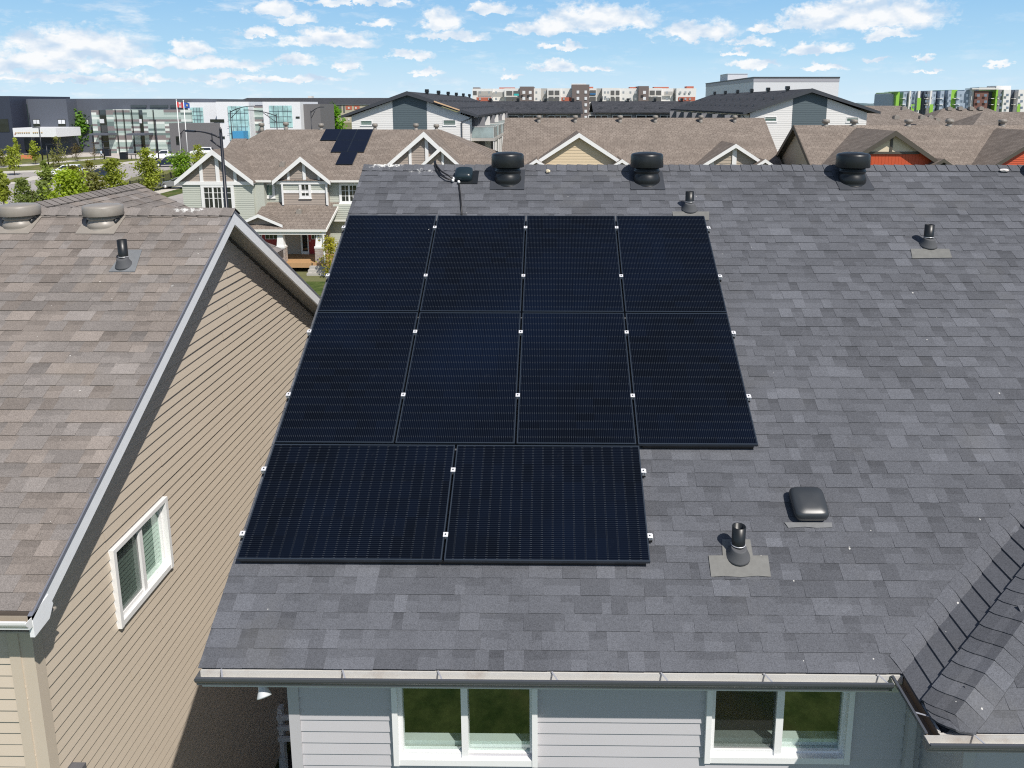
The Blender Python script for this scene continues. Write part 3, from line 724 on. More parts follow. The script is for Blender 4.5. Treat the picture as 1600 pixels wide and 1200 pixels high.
# ================================================================== ROOF FITTINGS
def roof_vent(name, label, x, y, z, slope, m, k=1.0, tan_side=False, group=None, dup=None):
    if dup: return copy_tree(dup, (x, y, z), label, group)
    o = thing(name, label, "roof vent", (x, y, z), group)
    f = lambda h: (h+.11)*k-.11
    b = MB(); b.lathe([(.178, -.20), (.180, f(-.10)), (.181, f(-.075)), (.176, f(-.07)), (.186, f(-.04)), (.190, f(-.01)), (.187, f(.025)), (.174, f(.055)), (.166, f(.075)), (.164, f(.090)), (.178, f(.104)), (.183, f(.116)), (.180, f(.126)), (.166, f(.14)), (.176, f(.18))], (x, y, z), 32); b.build("vent_body", m, o)
    c = MB(); c.lathe([(.15, f(.180)), (.212, f(.170)), (.224, f(.170)), (.228, f(.178)), (.224, f(.325)), (.217, f(.345)), (.200, f(.358)), (.186, f(.362)), (.12, f(.376)), (0.0, f(.382))], (x, y, z), 56, rib=.016, smooth=True); c.build("cap", m, o)
    g = MB(); q = V((x, y, z))
    U = V((0, cos(slope), sin(slope))); Nn = V((0, -sin(slope), cos(slope)))
    g.obox(q-RX*.235-U*.255+Nn*.010, RX*.47, U*.47, Nn*.004); g.build("flange", m if tan_side else M_flange, o)
    if tan_side:
        for sx in (-1, 1):
            s = MB(); s.lathe([(.0, .02), (.045, .02), (.055, 0), (.05, -.06)], (x+sx*.175, y-.02, z+f(.045)), 14, (sx, -.25, 0)); s.build("intake", M_black, o)
    else:
        s = MB(); s.lathe([(.1815, f(-.088)), (.1845, f(-.083)), (.1815, f(-.078))], (x, y, z), 32); s.build("seam", M_black, o)
    return o
M_flange = mat("vent_flange", (.045, .05, .06), .5, var=.2)
def roofz(y): return 6.15+(y-5.12)*T
VG = "black turbine style vents along the grey ridge"
v0 = roof_vent("roof_vent", "black round roof vent by the cable box, leftmost on the grey ridge", -.645, 10.63, roofz(10.63), TH, M_black, group=VG)
for x, lb in ((1.285, "black round roof vent on the grey ridge, second from the left"), (4.13, "black round roof vent on the grey ridge, right one above the bare shingles"), (6.87, "black round roof vent at the far right end of the grey ridge")):
    roof_vent("roof_vent", lb, x, 10.63, roofz(10.63), TH, M_black, group=VG, dup=v0)
def plumb(label, base, slope, plate, r=.057, hgt=.27, mp=None, boot=None, lean=0):
    U = V((0, cos(slope), sin(slope))); Nn = V((0, -sin(slope), cos(slope))); base = V(base)
    o = thing("vent_pipe", label, "vent pipe", base, "plumbing vent pipes on the roofs")
    t = MB(); top = base+V((lean, 0, hgt))
    n = 20; t.lathe([(r, -.06), (r, hgt), (r-.008, hgt), (r-.008, hgt-.12)], base, n, V((lean/hgt, 0, 1))); t.build("pipe", M_black if boot is None else boot, o)
    c = MB(); c.lathe([(r*1.95, -.012), (r*1.8, .004), (r*1.32, .055), (r*1.18, .085), (r*1.1, .092), (r*1.02, .093)], base+Nn*.006, 20, (Nn*1.2+V((0, 0, 1.))).normalized()); c.build("boot", M_rubber, o)
    k = MB(); k.lathe([(r*1.03, 0), (r*1.10, .004), (r*1.03, .008)], base+V((0, 0, .10)), 20); k.build("collar", M_alu if boot is None else M_rubber, o)
    p = MB(); pts = [V(q) for q in plate]; p.prism([q+Nn*.011 for q in pts], Nn*.003); p.build("flashing", mp or M_flash, o)
    return o
plumb("black vent pipe on a torn beige flashing, nearest pipe above the right window", rp(4.27, .93), TH, [rp(*q) for q in ((4.158, 1.065), (4.401, 1.066), (4.395, .921), (4.523, .922), (4.51, .737), (4.40, .745), (4.26, .733), (4.12, .742), (4.013, .734), (4.019, .919), (4.139, .92))])
plumb("black vent pipe standing above the upper right solar panel", rp(4.49, 5.70), TH, [rp(*q) for q in ((4.258, 5.64), (4.743, 5.64), (4.712, 5.463), (4.25, 5.463))], hgt=.24)
plumb("black vent pipe on the far right of the grey roof, small square flashing", rp(7.37, 4.985), TH, [rp(*q) for q in ((7.124, 4.901), (7.598, 4.902), (7.569, 4.735), (7.081, 4.722))], hgt=.26)
def rbox(m, cx, cy, hx, hy, n=8, p=5):                         # superellipse ring in roof coordinates
    out = []
    for i in range(4*n):
        t = 2*pi*i/(4*n); c, s = cos(t), sin(t); out.append((cx+hx*math.copysign(abs(c)**(2/p), c), cy+hy*math.copysign(abs(s)**(2/p), s)))
    return out
def stack(mb, rings, P):
    ks = []
    for ring, h in rings:
        ks.append(len(mb.v)); mb.v += [tuple(P(a, b, h)) for a, b in ring]
    n = len(rings[0][0])
    for k0, k1 in zip(ks, ks[1:]):
        for j in range(n): mb.f.append((k0+j, k0+(j+1) % n, k1+(j+1) % n, k1+j)); mb.c.append(1.0); mb.sm.append(True)
    mb.f.append(tuple(range(ks[-1], ks[-1]+n))); mb.c.append(1.0); mb.sm.append(True)
sv = thing("exhaust_vent", "low square black exhaust vent with rounded hood on the right of the grey roof", "roof vent", rp(4.97, 1.36))
m = MB(); C0 = (4.967, 1.375)
stack(m, [(rbox(m, *C0, .135, .135, p=6), .03), (rbox(m, *C0, .150, .150, p=6), .045), (rbox(m, *C0, .152, .152, p=6), .09), (rbox(m, *C0, .143, .143, p=5), .115), (rbox(m, *C0, .125, .125, p=5), .127), (rbox(m, *C0, .07, .07, p=4), .133), (rbox(m, *C0, .01, .01, p=3), .134)], rp); m.build("hood", mat("satin_black_hood", (.035, .04, .046), .36, var=.12, scale=5), sv)
m = MB(); m.obox(rp(4.85, 1.26, .005), RX*.235, RU*.235, RN*.05); m.build("throat", M_dark, sv)
m = MB(); m.prism([rp(*q, .012) for q in ((4.733, 1.226), (5.148, 1.228), (5.138, 1.182), (5.0, 1.176), (4.9, 1.186), (4.755, 1.175))], RN*.003); m.build("flange", mat("vent_flange_grey", (.16, .165, .17), .45, var=.25, scale=20), sv)
jb = thing("cable_box", "small black domed cable box beside the ridge with three cables", "cable box", rp(1.44, 6.4))
m = MB(); C1 = (1.44, 6.42)
stack(m, [(rbox(m, *C1, .12, .12, p=5), .012), (rbox(m, *C1, .125, .125, p=5), .05), (rbox(m, *C1, .12, .115, p=5), .095), (rbox(m, *C1, .09, .09, p=4), .118), (rbox(m, *C1, .02, .02, p=3), .122)], rp); m.build("box_lid", mat("blue_black_plastic", (.014, .026, .034), .3, var=.1), jb)
m = MB(); m.obox(rp(1.36, 6.255, .01), RX*.28, RU*.30, RN*.004); m.build("base_plate", M_black, jb)
for pts in ([(1.30, 6.30, .03), (1.20, 6.33, .05), (1.10, 6.44, .03), (1.03, 6.58, .03), (.995, 6.70, .03), (.985, 6.78, .02)], [(1.31, 6.33, .03), (1.22, 6.39, .06), (1.12, 6.50, .04), (1.045, 6.63, .03), (1.005, 6.72, .03), (.995, 6.79, .02)], [(1.385, 6.264, .03), (1.40, 6.15, .02), (1.44, 5.9, .02), (1.495, 5.52, .02)]):
    m = MB(); m.tube([rp(*q) for q in pts], .011, 8); m.build("cable", M_rail, jb)
m = MB()
for q in ((1.30, 6.29, .04), (1.31, 6.335, .04), (1.385, 6.255, .04)): m.lathe([(.015, -.02), (.02, 0), (.015, .02)], rp(*q), 8, RN)
m.build("cable_gland", M_vinyl, jb)
def pebble(mb, c, r, sq, seed):
    q = random.Random(seed); bm = bmesh.new(); bmesh.ops.create_icosphere(bm, subdivisions=2, radius=r)
    for v in bm.verts: v.co = V((v.co.x*sq[0], v.co.y*sq[1], v.co.z*sq[2]))*(1+q.uniform(-.22, .22))
    k = len(mb.v); mb.v += [tuple(V(c)+v.co) for v in bm.verts]
    for f in bm.faces: mb.f.append(tuple(k+v.index for v in f.verts)); mb.c.append(1.0); mb.sm.append(False)
    bm.free()
m = MB(); pebble(m, rp(2.61, 6.53, .03), .032, (1, 1, .8), 1); one(m, "stone", mat("pale_stone", (.62, .54, .40), .9), "small beige lump of stone lying near the ridge between two black vents", "stone", rp(2.61, 6.53, .0))
m = MB(); pebble(m, rp(9.0, 6.56, .03), .05, (1.3, .7, .45), 2); one(m, "plaster_chip", mat("white_chip", (.80, .74, .70), .8), "flat white chip lying near the right end of the grey ridge", "debris", rp(9.0, 6.56, .0))

# ================================================================== THE TAN HOUSE ON THE LEFT
tan_h = thing("tan_house", "tan sided house with brown shingle roof and white rake boards, left of the grey roof", "house", (-8, 9, 0))
TL = .605; AL = math.atan(TL); CL, SL = cos(AL), sin(AL)
LY0, LYR, LZR = 5.20, 9.39, 9.10; LX1 = -4.0; LX0 = -15.0; LZ0 = LZR-(LYR-LY0)*TL; LLEN = (LYR-LY0)/CL
LO = V((LX0, LY0, LZ0)); LU = V((0, CL, SL)); LN = V((0, -SL, CL))
hueB = ((1.0, 1.0, 1.0), (1.03, .99, .95))
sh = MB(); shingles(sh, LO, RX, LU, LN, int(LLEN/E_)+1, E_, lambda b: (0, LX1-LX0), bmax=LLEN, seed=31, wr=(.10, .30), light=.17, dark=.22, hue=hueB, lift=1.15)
# far slope
shingles(sh, V((LX1, LYR+4.3, LZR-4.3*TL)), -RX, V((0, -CL, SL)), V((0, SL, CL)), int(4.3/CL/E_)+1, E_, lambda b: (0, LX1-LX0), bmax=4.3/CL, seed=33, hue=hueB)
# rear wing, ridge running away
WX, WY1, WZ, WS = -6.74, 12.25, 9.12, .47; WA = math.atan(WS); cw, sw = cos(WA), sin(WA); wlen = 3.6/cw
WH = 2.30; wlen = WH/cw
shingles(sh, V((WX+WH, LYR-.2, WZ-WH*WS)), V((0, 1, 0)), V((-cw, 0, sw)), V((sw, 0, cw)), int(wlen/E_)+1, E_, lambda b: (0.2+max(0.0, (LZR-(WZ-(WH-b*cw)*WS))/TL-.25), WY1-LYR+.2), seed=35, hue=hueB, lift=1.4, bmax=wlen)
sh.build("roof", M_shB, tan_h, attr=True)
rcb = MB(); q6 = random.Random(3); xx = LX0
while xx < LX1+.02:
    t = q6.uniform(.85, 1.12); x1 = min(xx+.18, LX1+.03)
    for sgn in (-1, 1):
        a = V((xx, LYR, LZR+.03)); b = V((x1, LYR, LZR+.018)); dv = V((0, sgn*CL, -SL))
        q = [a, b, b+dv*.15, a+dv*.15]; rcb.poly(q if sgn > 0 else q[::-1], t); rcb.poly([q[3], q[2], q[2]-V((0, 0, .018)), q[3]-V((0, 0, .018))], t*.6)
    xx += .145
yy = LYR+.1
while yy < WY1:
    t = q6.uniform(.85, 1.12)
    for sgn in (-1, 1):
        a = V((WX, yy, WZ+.028)); b = V((WX, min(yy+.17, WY1), WZ+.018)); dv = V((sgn*cw, 0, -sw)); q = [a, b, b+dv*.15, a+dv*.15]
        rcb.poly(q[::-1] if sgn > 0 else q, t); rcb.poly([q[3], q[2], q[2]-V((0, 0, .018)), q[3]-V((0, 0, .018))], t*.6)
    yy += .145
rcb.build("ridge_cap", M_shB, tan_h, attr=True)
dk = MB(); e = -.006
dk.prism([(LX0, LY0, LZ0+e), (LX0, LYR, LZR+e), (LX0, LYR+4.3, LZR-4.3*TL+e), (LX0, LYR+4.3, LZR-4.3*TL-.1), (LX0, LYR, LZR-.11), (LX0, LY0, LZ0-.1)], (LX1-LX0-.01, 0, 0))
dk.prism([(WX-WH, LYR+.05, WZ-WH*WS-.01), (WX, LYR+.05, WZ-.01), (WX+WH, LYR+.05, WZ-WH*WS-.01), (WX+WH, LYR+.05, WZ-WH*WS-.12), (WX, LYR+.05, WZ-.12), (WX-WH, LYR+.05, WZ-WH*WS-.12)], (0, WY1-LYR-.06, 0)); dk.box((WX-WH+.1, 11.2, 6), (WX+WH-.1, 12.1, WZ-WH*WS-.11))
dk.build("roof_deck", mat("brown_roof_felt", (.10, .08, .065), .95), tan_h)
LXW, LYW = -4.28, 5.50
wl = MB(); ytop = lambda z: (LZR-.20-z)/TL
WT = (6.61, 7.65, 5.34, 6.18)
def gsp(z):
    h = ytop(z)
    a, b = max(LYW+.09, LYR-h), min(13.2, LYR+h)
    if b <= a: return [(LYR, LYR)]
    if WT[2]+.03 < z < WT[3]-.03: return [(a, WT[0]+.03), (WT[1]-.03, b)]
    return [(a, b)]
def gsp2(z):
    r = gsp(z); return r
wl.siding((LXW, 0, 0), UY, V((1, 0, 0)), .4, LZR-.2, .1095, gsp2, d=.019, joints=True)
wl.siding((0, LYW, 0), UX, FRN, .4, 6.42, .1095, rectspan(LX0+.4, LXW-.07), d=.02, joints=True)
wl.build("wall", M_tan, tan_h)
co = MB(); co.box((LX0+.4, LYW+.15, 0), (LXW-.26, 13.1, 6.3)); co.build("inner_wall", M_dark, tan_h)
ct = MB(); ct.pbox((LXW, 0, 0), UY, V((1, 0, 0)), LYW-.02, LYW+.09, .3, 6.43, -.08, .030); ct.build("corner_trim", M_tan, tan_h); ct = MB(); ct.pbox((0, LYW, 0), UX, FRN, LXW-.07-.10, LXW-.08, .3, 6.43, .001, .030)
ct.build("corner_trim", M_tan, tan_h)
slider(tan_h, (LXW, 0, 0), UY, V((1, 0, 0)), WT[0], WT[1], WT[2], WT[3], 7.13, .055, blinds=True, depth=.25, screen=True)
# rake boards, soffit, eave return
M_rake = mat("rake_aluminium", (.82, .83, .85), .4, var=.05)
rk = MB(); P = lambda y, dz: V((LX1-.022, y, LZR-abs(y-LYR)*TL+dz))
for ya, yb in ((LY0-.02, LYR), (LYR, LYR+4.3)):
    rk.prism([P(ya, -.012), P(yb, -.012), P(yb, -.185), P(ya, -.185)], V((.03, 0, 0)))
rk.prism([(LX1-.022, LY0-.03, LZ0-.02), (LX1-.022, LY0+.17, LZ0+.03), (LX1-.022, LY0+.21, LZ0-.08), (LX1-.022, LY0+.15, LZ0-.17), (LX1-.022, LY0-.03, LZ0-.20)], V((.036, 0, 0)))
rk.build("rake_board", M_rake, tan_h)
dr = MB()
for ya, yb in ((LY0-.03, LYR), (LYR, LYR+4.3)): dr.prism([P(ya, .002), P(yb, .002), P(yb, -.035), P(ya, -.035)], V((.036, 0, 0)))
dr.build("drip_edge", mat("drip_edge", (.20, .21, .25), .4, metal=.2), tan_h)
sf = MB(); M_soft = mat("taupe_soffit", (.38, .345, .30), .6)
for sg, ye in ((-1, LY0+.02), (1, LYR+4.28)):
    n = 40
    for i in range(n):
        ya = LYR+(ye-LYR)*i/n; yb = LYR+(ye-LYR)*(i+.93)/n
        za, zb = LZR-abs(ya-LYR)*TL-.17, LZR-abs(yb-LYR)*TL-.17
        sf.prism([(LXW-.02, ya, za), (LXW-.02, yb, zb), (LXW-.02, yb, zb+.008), (LXW-.02, ya, za+.008)], (LX1-LXW-.004, 0, 0))
sf.box((LX0, LY0, LZ0-.19), (LX1-.03, LYW, LZ0-.175))
sf.build("soffit", M_soft, tan_h)
sm = MB()
for sg, ye in ((-1, LY0+.02), (1, LYR+4.28)):
    sm.prism([(LXW-.02, LYR, LZR-.150), (LXW-.02, ye, LZR-abs(ye-LYR)*TL-.150), (LXW-.02, ye, LZR-abs(ye-LYR)*TL-.156), (LXW-.02, LYR, LZR-.156)], (LX1-LXW-.006, 0, 0))
for sg, ye in ((-1, LY0+.42), (1, LYR+4.2)):
    sm.prism([(LXW+.018, LYR, LZR-.172), (LXW+.018, ye, LZR-abs(ye-LYR)*TL-.172), (LXW+.018, ye, LZR-abs(ye-LYR)*TL-.205), (LXW+.018, LYR, LZR-.205)], (.02, 0, 0))
sm.build("soffit_channel", mat("dark_channel", (.09, .08, .07), .6), tan_h)
gutter("gutter", (LX0, LY0-.004, 0), (LX1+.005, LY0-.004, 0), (0, -1, 0), tan_h, M_white, mat("tan_gutter_bed", (.40, .35, .28), .8), ztop=LZ0-.03, hang=(4.9, 6, 7.4, 8.9, 9.8, 10.55, ))
cv = MB(); cv.pbox((LXW, 0, 0), UY, V((1, 0, 0)), 5.56, 5.76, 4.60, 4.66, .014, .14); cv.pbox((LXW, 0, 0), UY, V((1, 0, 0)), 5.58, 5.74, 4.38, 4.599, .014, .12)
one(cv, "wall_box", mat("grey_metal_box", (.12, .12, .13), .5), "dark grey metal box fixed low on the tan wall near its front corner", "utility box", (LXW, 5.8, 4.6))
# vents and pipe on the brown roof
M_tanp = mat("taupe_plastic", (.27, .245, .215), .42, var=.12, scale=9, dirt=.3, dirtcol=(.45, .43, .40))
def lz(y): return LZR-(LYR-y)*TL
VB = "taupe roof vents on the brown roof"
tv = roof_vent("roof_vent", "taupe round roof vent near the hip of the brown roof, fully in view", -5.52, 9.20, lz(9.20), AL, M_tanp, k=.66, tan_side=True, group=VB)
roof_vent("roof_vent", "taupe round roof vent cut off by the left edge of the picture", -6.555, 9.20, lz(9.20), AL, M_tanp, group=VB, dup=tv)
LR = lambda x, y: V((x, y, lz(y)))
plumb("black vent pipe with grey rubber boot on the brown roof", LR(-4.935, 8.52), AL, [LR(-4.83, 8.74), LR(-5.04, 8.74), LR(-5.06, 8.42), LR(-4.76, 8.42)], mp=mat("rubber_flashing", (.17, .18, .19), .6, var=.25, scale=15), r=.052, hgt=.30)

# ================================================================== TERRAIN
M_lawn = ground_mat("lawn", (.034, .062, .012), (.105, .135, .038), 1.3, 7, (.14, .13, .05))
M_lawn2 = ground_mat("rough_grass", (.11, .13, .035), (.17, .17, .06), .15, 1.2, (.20, .17, .09))
M_asph = ground_mat("worn_asphalt", (.33, .31, .295), (.39, .365, .345), .12, 2)
M_walk = ground_mat("walk_concrete", (.50, .47, .42), (.56, .53, .48), .3, 3)
M_plaza = ground_mat("plaza_paving", (.46, .42, .39), (.54, .50, .46), .2, 1)
def sheet(name, pts, z, m, kind='structure'):
    o = MB(); pts = [V(p) for p in pts]; a = sum((pts[i].x*pts[(i+1) % len(pts)].y-pts[(i+1) % len(pts)].x*pts[i].y) for i in range(len(pts)))
    o.poly([(p.x, p.y, z) for p in (pts if a > 0 else pts[::-1])]); return struct(o, name, m, kind)
sheet("ground", [(-6000, -400, 0), (6000, -400, 0), (6000, 9000, 0), (-6000, 9000, 0)], 0, ground_mat("terrain", (.13, .14, .06), (.20, .19, .10), .02, .3))
sheet("back_lawn", [(-30, -40, 0), (30, -40, 0), (30, 4.6, 0), (-30, 4.6, 0)], .012, M_lawn)
sheet("side_yard", [(-4.3, 4.6, 0), (-2.2, 4.6, 0), (-2.2, 18, 0), (-4.3, 18, 0)], .012, ground_mat("side_yard_soil", (.045, .04, .035), (.07, .06, .05), 1, 8))
sheet("street", [(-60, 24, 0), (80, 24, 0), (80, 34, 0), (-60, 34, 0)], .012, M_asph)
g = lambda *uv: [atg(u, v) for u, v in uv]
sheet("parking_lot", g((-60, 262), (0, 262), (55, 262), (165, 252), (225, 243), (268, 238), (330, 236), (420, 240), (420, 300), (300, 262), (273, 264), (240, 269), (205, 278), (160, 300), (120, 330), (60, 360), (-60, 372)), .014, M_asph)
sheet("driveway", g((244, 312), (290, 299), (330, 290), (330, 345), (180, 352)), .014, M_asph)
sheet("plaza", g((-60, 247), (20, 241), (40, 237), (110, 232), (330, 231), (330, 238), (268, 239), (225, 245), (205, 251), (160, 244), (110, 246), (60, 250), (-60, 257)), .018, M_plaza)
sheet("lawn", g((-60, 256), (40, 243), (48, 241), (100, 243), (60, 251), (10, 258), (-60, 264)), .022, M_lawn2)
sheet("lawn", g((-60, 267), (12, 262), (70, 257), (165, 248), (214, 248), (222, 250), (160, 257), (95, 264), (60, 266), (-60, 270)), .022, M_lawn2)
sheet("footpath", g((-60, 264), (12, 259), (70, 254), (165, 246.5), (165, 248), (70, 257), (12, 262), (-60, 267)), .026, M_walk)
sheet("footpath", g((-60, 270), (60, 266), (95, 264.3), (160, 257.3), (222, 250.3), (232, 251), (170, 261), (100, 268), (60, 269), (-60, 273)), .026, M_walk)
sheet("traffic_island", g((10, 283), (25, 278), (47, 277), (40, 280), (20, 285)), .03, M_lawn2)
sheet("footpath", g((12, 287), (40, 279), (52, 275.5), (66, 276), (64, 280), (30, 286), (14, 289)), .03, M_walk)
sheet("lawn", g((190, 292), (222, 279), (245, 271), (275, 265), (340, 262), (340, 280), (262, 283), (215, 297), (190, 312)), .02, M_lawn2)
sheet("footpath", g((228, 305), (240, 299), (275, 292), (330, 285), (330, 290), (276, 296), (238, 306)), .024, M_walk)
sheet("lawn", g((238, 306), (276, 296), (330, 290), (330, 296), (290, 301), (244, 313)), .022, M_lawn)
sheet("lawn", [(-40, 36, 0), (40, 36, 0), (40, 44, 0), (-40, 44, 0)], .016, M_lawn)
# far tree belts at the horizon
def belt(name, u0, u1, Y, h0, h1, m, seed):
    o = MB(); r = random.Random(seed); a, b = at(u0, 163, Y).x, at(u1, 163, Y).x; x = a
    while x < b:
        w = r.uniform(.006, .016)*Y; h = r.uniform(h0, h1)
        for q in range(5):
            cx_, cy_, hh = x+r.uniform(0, w), Y+r.uniform(0, 40), h*r.uniform(.7, 1)
            o.lathe([(w*.5, 0), (w*.62, hh*.4), (w*.5, hh*.75), (w*.22, hh), (0, hh*1.02)], (cx_, cy_, 0), 7, smooth=True)
        x += w*.8
    return struct(o, name, m, 'stuff')
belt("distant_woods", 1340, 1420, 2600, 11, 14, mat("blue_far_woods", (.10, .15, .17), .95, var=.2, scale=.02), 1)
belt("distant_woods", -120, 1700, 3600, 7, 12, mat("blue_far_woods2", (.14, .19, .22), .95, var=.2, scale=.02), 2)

# ================================================================== TOWNHOUSES ACROSS THE STREET
M_sage = mat("sage_siding", (.46, .48, .42), .6, var=.03); M_shake = mat("brown_shake", (.34, .29, .25), .7, var=.08)
M_cream = mat("cream_siding", (.62, .50, .34), .6, var=.03); M_beige = mat("beige_siding", (.40, .34, .27), .6, var=.03)
M_red = mat("red_door", (.30, .012, .02), .35, var=.05); M_stone = stone_mat(); M_deck = mat("deck_boards", (.45, .27, .13), .7, var=.1, scale=8)
M_brn = mat("dark_brown_trim", (.075, .065, .05), .5, var=.08); M_org = mat("orange_board", (.50, .075, .022), .55, var=.06)
M_soffw = mat("grey_white_soffit", (.42, .43, .44), .6)
def xz(u, v, Y): p = at(u, v, Y); return p.x, p.z
def win(parent, u0, u1, v0, v1, Y, tr=.11, mull=(), bars_v=0, bars_h=0, trim=M_white, glass=M_dg, proud=.05, hd=None):
    """trimmed window on a wall facing the viewer; outer frame given in the photo's lines of sight"""
    x0, z1 = xz(u0, v0, Y); x1, z0 = xz(u1, v1, Y); O = (0, Y, 0)
    f = MB(); B = lambda *a: f.pbox(O, UX, FRN, *a)
    B(x0, x0+tr, z0, z1, 0, proud); B(x1-tr, x1, z0, z1, 0, proud); B(x0+tr, x1-tr, z1-tr, z1, 0, proud); B(x0+tr, x1-tr, z0, z0+tr, 0, proud)
    if tr > .05: B(x0-.04, x1+.04, z0-.05, z0-.001, 0, proud+.03)
    iw = x1-x0-2*tr
    for m_ in mull: c = x0+tr+iw*m_; B(c-.05, c+.05, z0+tr, z1-tr, 0, proud-.012)
    edges = [0]+list(mull)+[1]
    for a, b in zip(edges, edges[1:]):
        for k in range(1, bars_v+1): c = x0+tr+iw*(a+(b-a)*k/(bars_v+1)); B(c-.014, c+.014, z0+tr, z1-tr, 0, proud-.02)
    for k in range(1, bars_h+1): c = z0+tr+(z1-z0-2*tr)*k/(bars_h+1) if hd is None else z1-tr-hd*k; B(x0+tr, x1-tr, c-.014, c+.014, 0, proud-.019)
    w = f.build("window", trim, parent)
    g = MB(); g.pbox(O, UX, FRN, x0+tr*.5, x1-tr*.5, z0+tr*.5, z1-tr*.5, -.02, .012); g.build("pane", glass, w)
    return w
def fsiding(parent, x0, x1, z0, z1, Y, m, e=.13, name="wall", depth=.12):
    s = MB(); s.siding((0, Y, 0), UX, FRN, z0, z1, e, rectspan(x0, x1), d=.018); s.box((x0, Y+.004, z0), (x1, Y+depth, z1)); return s.build(name, m, parent)
def gable(parent, xa, za, xl, xr, ze, Y, Yb, fascia, infill, roofm, bw=.24, over=.35, e=.13, bars=(), band=None, vertical=False, zl=None):
    """cross gable facing the viewer: roof running back to Yb, barge boards, sided infill"""
    zl = ze if zl is None else zl
    r = MB(); t = .10
    sl, sr = (za-zl)/(xa-xl), (za-ze)/(xr-xa)
    for (xe, zE) in ((xl, zl), (xr, ze)):
        q = [(xa, Y-over, za), (xe, Y-over, zE), (xe, Yb, zE), (xa, Yb, za)]
        r.prism(q, (0, 0, -t))
    r.build("gable_roof", roofm, parent)
    f = MB()
    for (xe, zE, s) in ((xl, zl, sl), (xr, ze, sr)):
        dzb = bw*sqrt(1+s*s)
        f.prism([(xa, Y-over-.04, za+.015), (xe, Y-over-.04, zE+.015), (xe, Y-over-.04, zE-dzb*.8), (xa, Y-over-.04, za-dzb)], (0, .036, 0))
    f.build("barge_board", fascia, parent)
    so = MB()
    for (xe, zE) in ((xl, zl), (xr, ze)): so.prism([(xa, Y-over, za-t-.02), (xe, Y-over, zE-t-.02), (xe, Y-.002, zE-t-.02), (xa, Y-.002, za-t-.02)], (0, 0, -.02))
    so.build("gable_soffit", M_soffw if fascia is not M_brn else M_brn, parent)
    w = MB(); zt = za-t-.03
    sp = lambda z: [(xa-(zt-z)/sl, xa+(zt-z)/sr)]
    zb = max(ze, zl)-.02
    if vertical:
        x = sp(zb)[0][0]
        while x < sp(zb)[0][1]:
            x2 = x+.2; h = lambda q: zt-(xa-q)*sl if q < xa else zt-(q-xa)*sr
            w.prism([(x+.01, Y, zb), (x2, Y, zb), (x2, Y, max(zb, h(x2))), (x+.01, Y, max(zb, h(x+.01)))], (0, .03, 0)); x = x2
        w.prism([(xa, Y+.02, zt), (sp(zb)[0][0], Y+.02, zb), (sp(zb)[0][1], Y+.02, zb)], (0, .05, 0))
    else:
        w.siding((0, Y, 0), UX, FRN, zb, zt, e, sp, d=.02); w.prism([(xa, Y+.004, zt), (sp(zb)[0][0], Y+.004, zb), (sp(zb)[0][1], Y+.004, zb)], (0, .1, 0))
    w.build("gable_wall", infill, parent)
    if bars or band:
        b = MB()
        for x, wd in bars:
            zt2 = zt-(xa-x)*sl if x < xa else zt-(x-xa)*sr
            b.box((x-wd/2, Y-.09, zb), (x+wd/2, Y-.021, zt2))
        if band: b.box((sp(zb)[0][0]+.05, Y-.11, zb-band), (sp(zb)[0][1]-.05, Y-.0, zb))
        b.build("gable_trim", fascia, parent)
def mush(u, v, Y, label, group, m=None, w=.41):
    """small round roof vent standing on a ridge far off; v is its foot"""
    p = at(u, v, Y)
    o = MB(); o.lathe([(w*.36, -.35), (w*.36, .05), (w*.27, .10), (w*.30, .18), (w*.5, .20), (w*.5, .36), (w*.44, .41), (0, .43)], p, 14)
    return one(o, "roof_vent", m or M_tanp, label, "roof vent", p, group)

# --- row A: sage and brown townhouse with white trim
tA = thing("townhouse", "sage and brown townhouse with white trimmed gables, red doors and solar panels on its roof", "townhouse", (-13, 50, 0))
rA = MB(); YE, ZE, YRA, ZRA = 49.4, 5.47, 56.0, 8.55
xl, xr_ = xz(416, 200, YRA)[0], xz(688, 202, YRA)[0]; XRR = xr_+6.6
SA = (ZRA-ZE)/(YRA-YE)
rA.poly([(-21.9, YE, ZE), (XRR, YE, ZE), (xr_, YRA, ZRA), (xl, YRA, ZRA), (-21.9, YRA-1.5, ZRA-1.5*SA)])
rA.poly([(XRR, YE, ZE), (XRR, YRA+6.6, ZE), (xr_, YRA, ZRA)]); rA.poly([(XRR, YRA+6.6, ZE), (-21.9, YRA+6.6, ZE), (xl, YRA, ZRA), (xr_, YRA, ZRA)])
rA.poly([(-21.9, YRA-1.5, ZRA-1.5*SA), (xl, YRA, ZRA), (-21.9, YRA+6.6, ZE), (-21.9, YE, ZE)])
zlo = ZRA-1.3*SA
rA.poly([(-22.95, YE, ZE+.01), (-21.9, YE, ZE+.01), (-21.9, YRA-1.3, zlo+.01), (-22.95, YRA-1.3, zlo+.01)]); rA.poly([(-22.95, YRA-1.3, zlo+.01), (-21.9, YRA-1.3, zlo+.01), (-21.9, YRA+5, ZE), (-22.95, YRA+5, ZE)])
rA.build("roof", M_roofA, tA)
Wx = lambda u, Y: at(u, 300, Y).x
YA = 50.0
fsiding(tA, Wx(396, YA), Wx(441, YA), 3.4, ZE-.05, YA, M_sage)
fsiding(tA, Wx(511, YA), XRR-.6, .3, ZE-.05, YA, M_sage)
b = MB(); b.box((-22.7, YA+.13, 0), (XRR-.6, 62, ZE-.08)); b.box((-22.9, 49.45, 0), (-18.95, YA+.2, ZE)); b.build("wall", M_sage, tA)
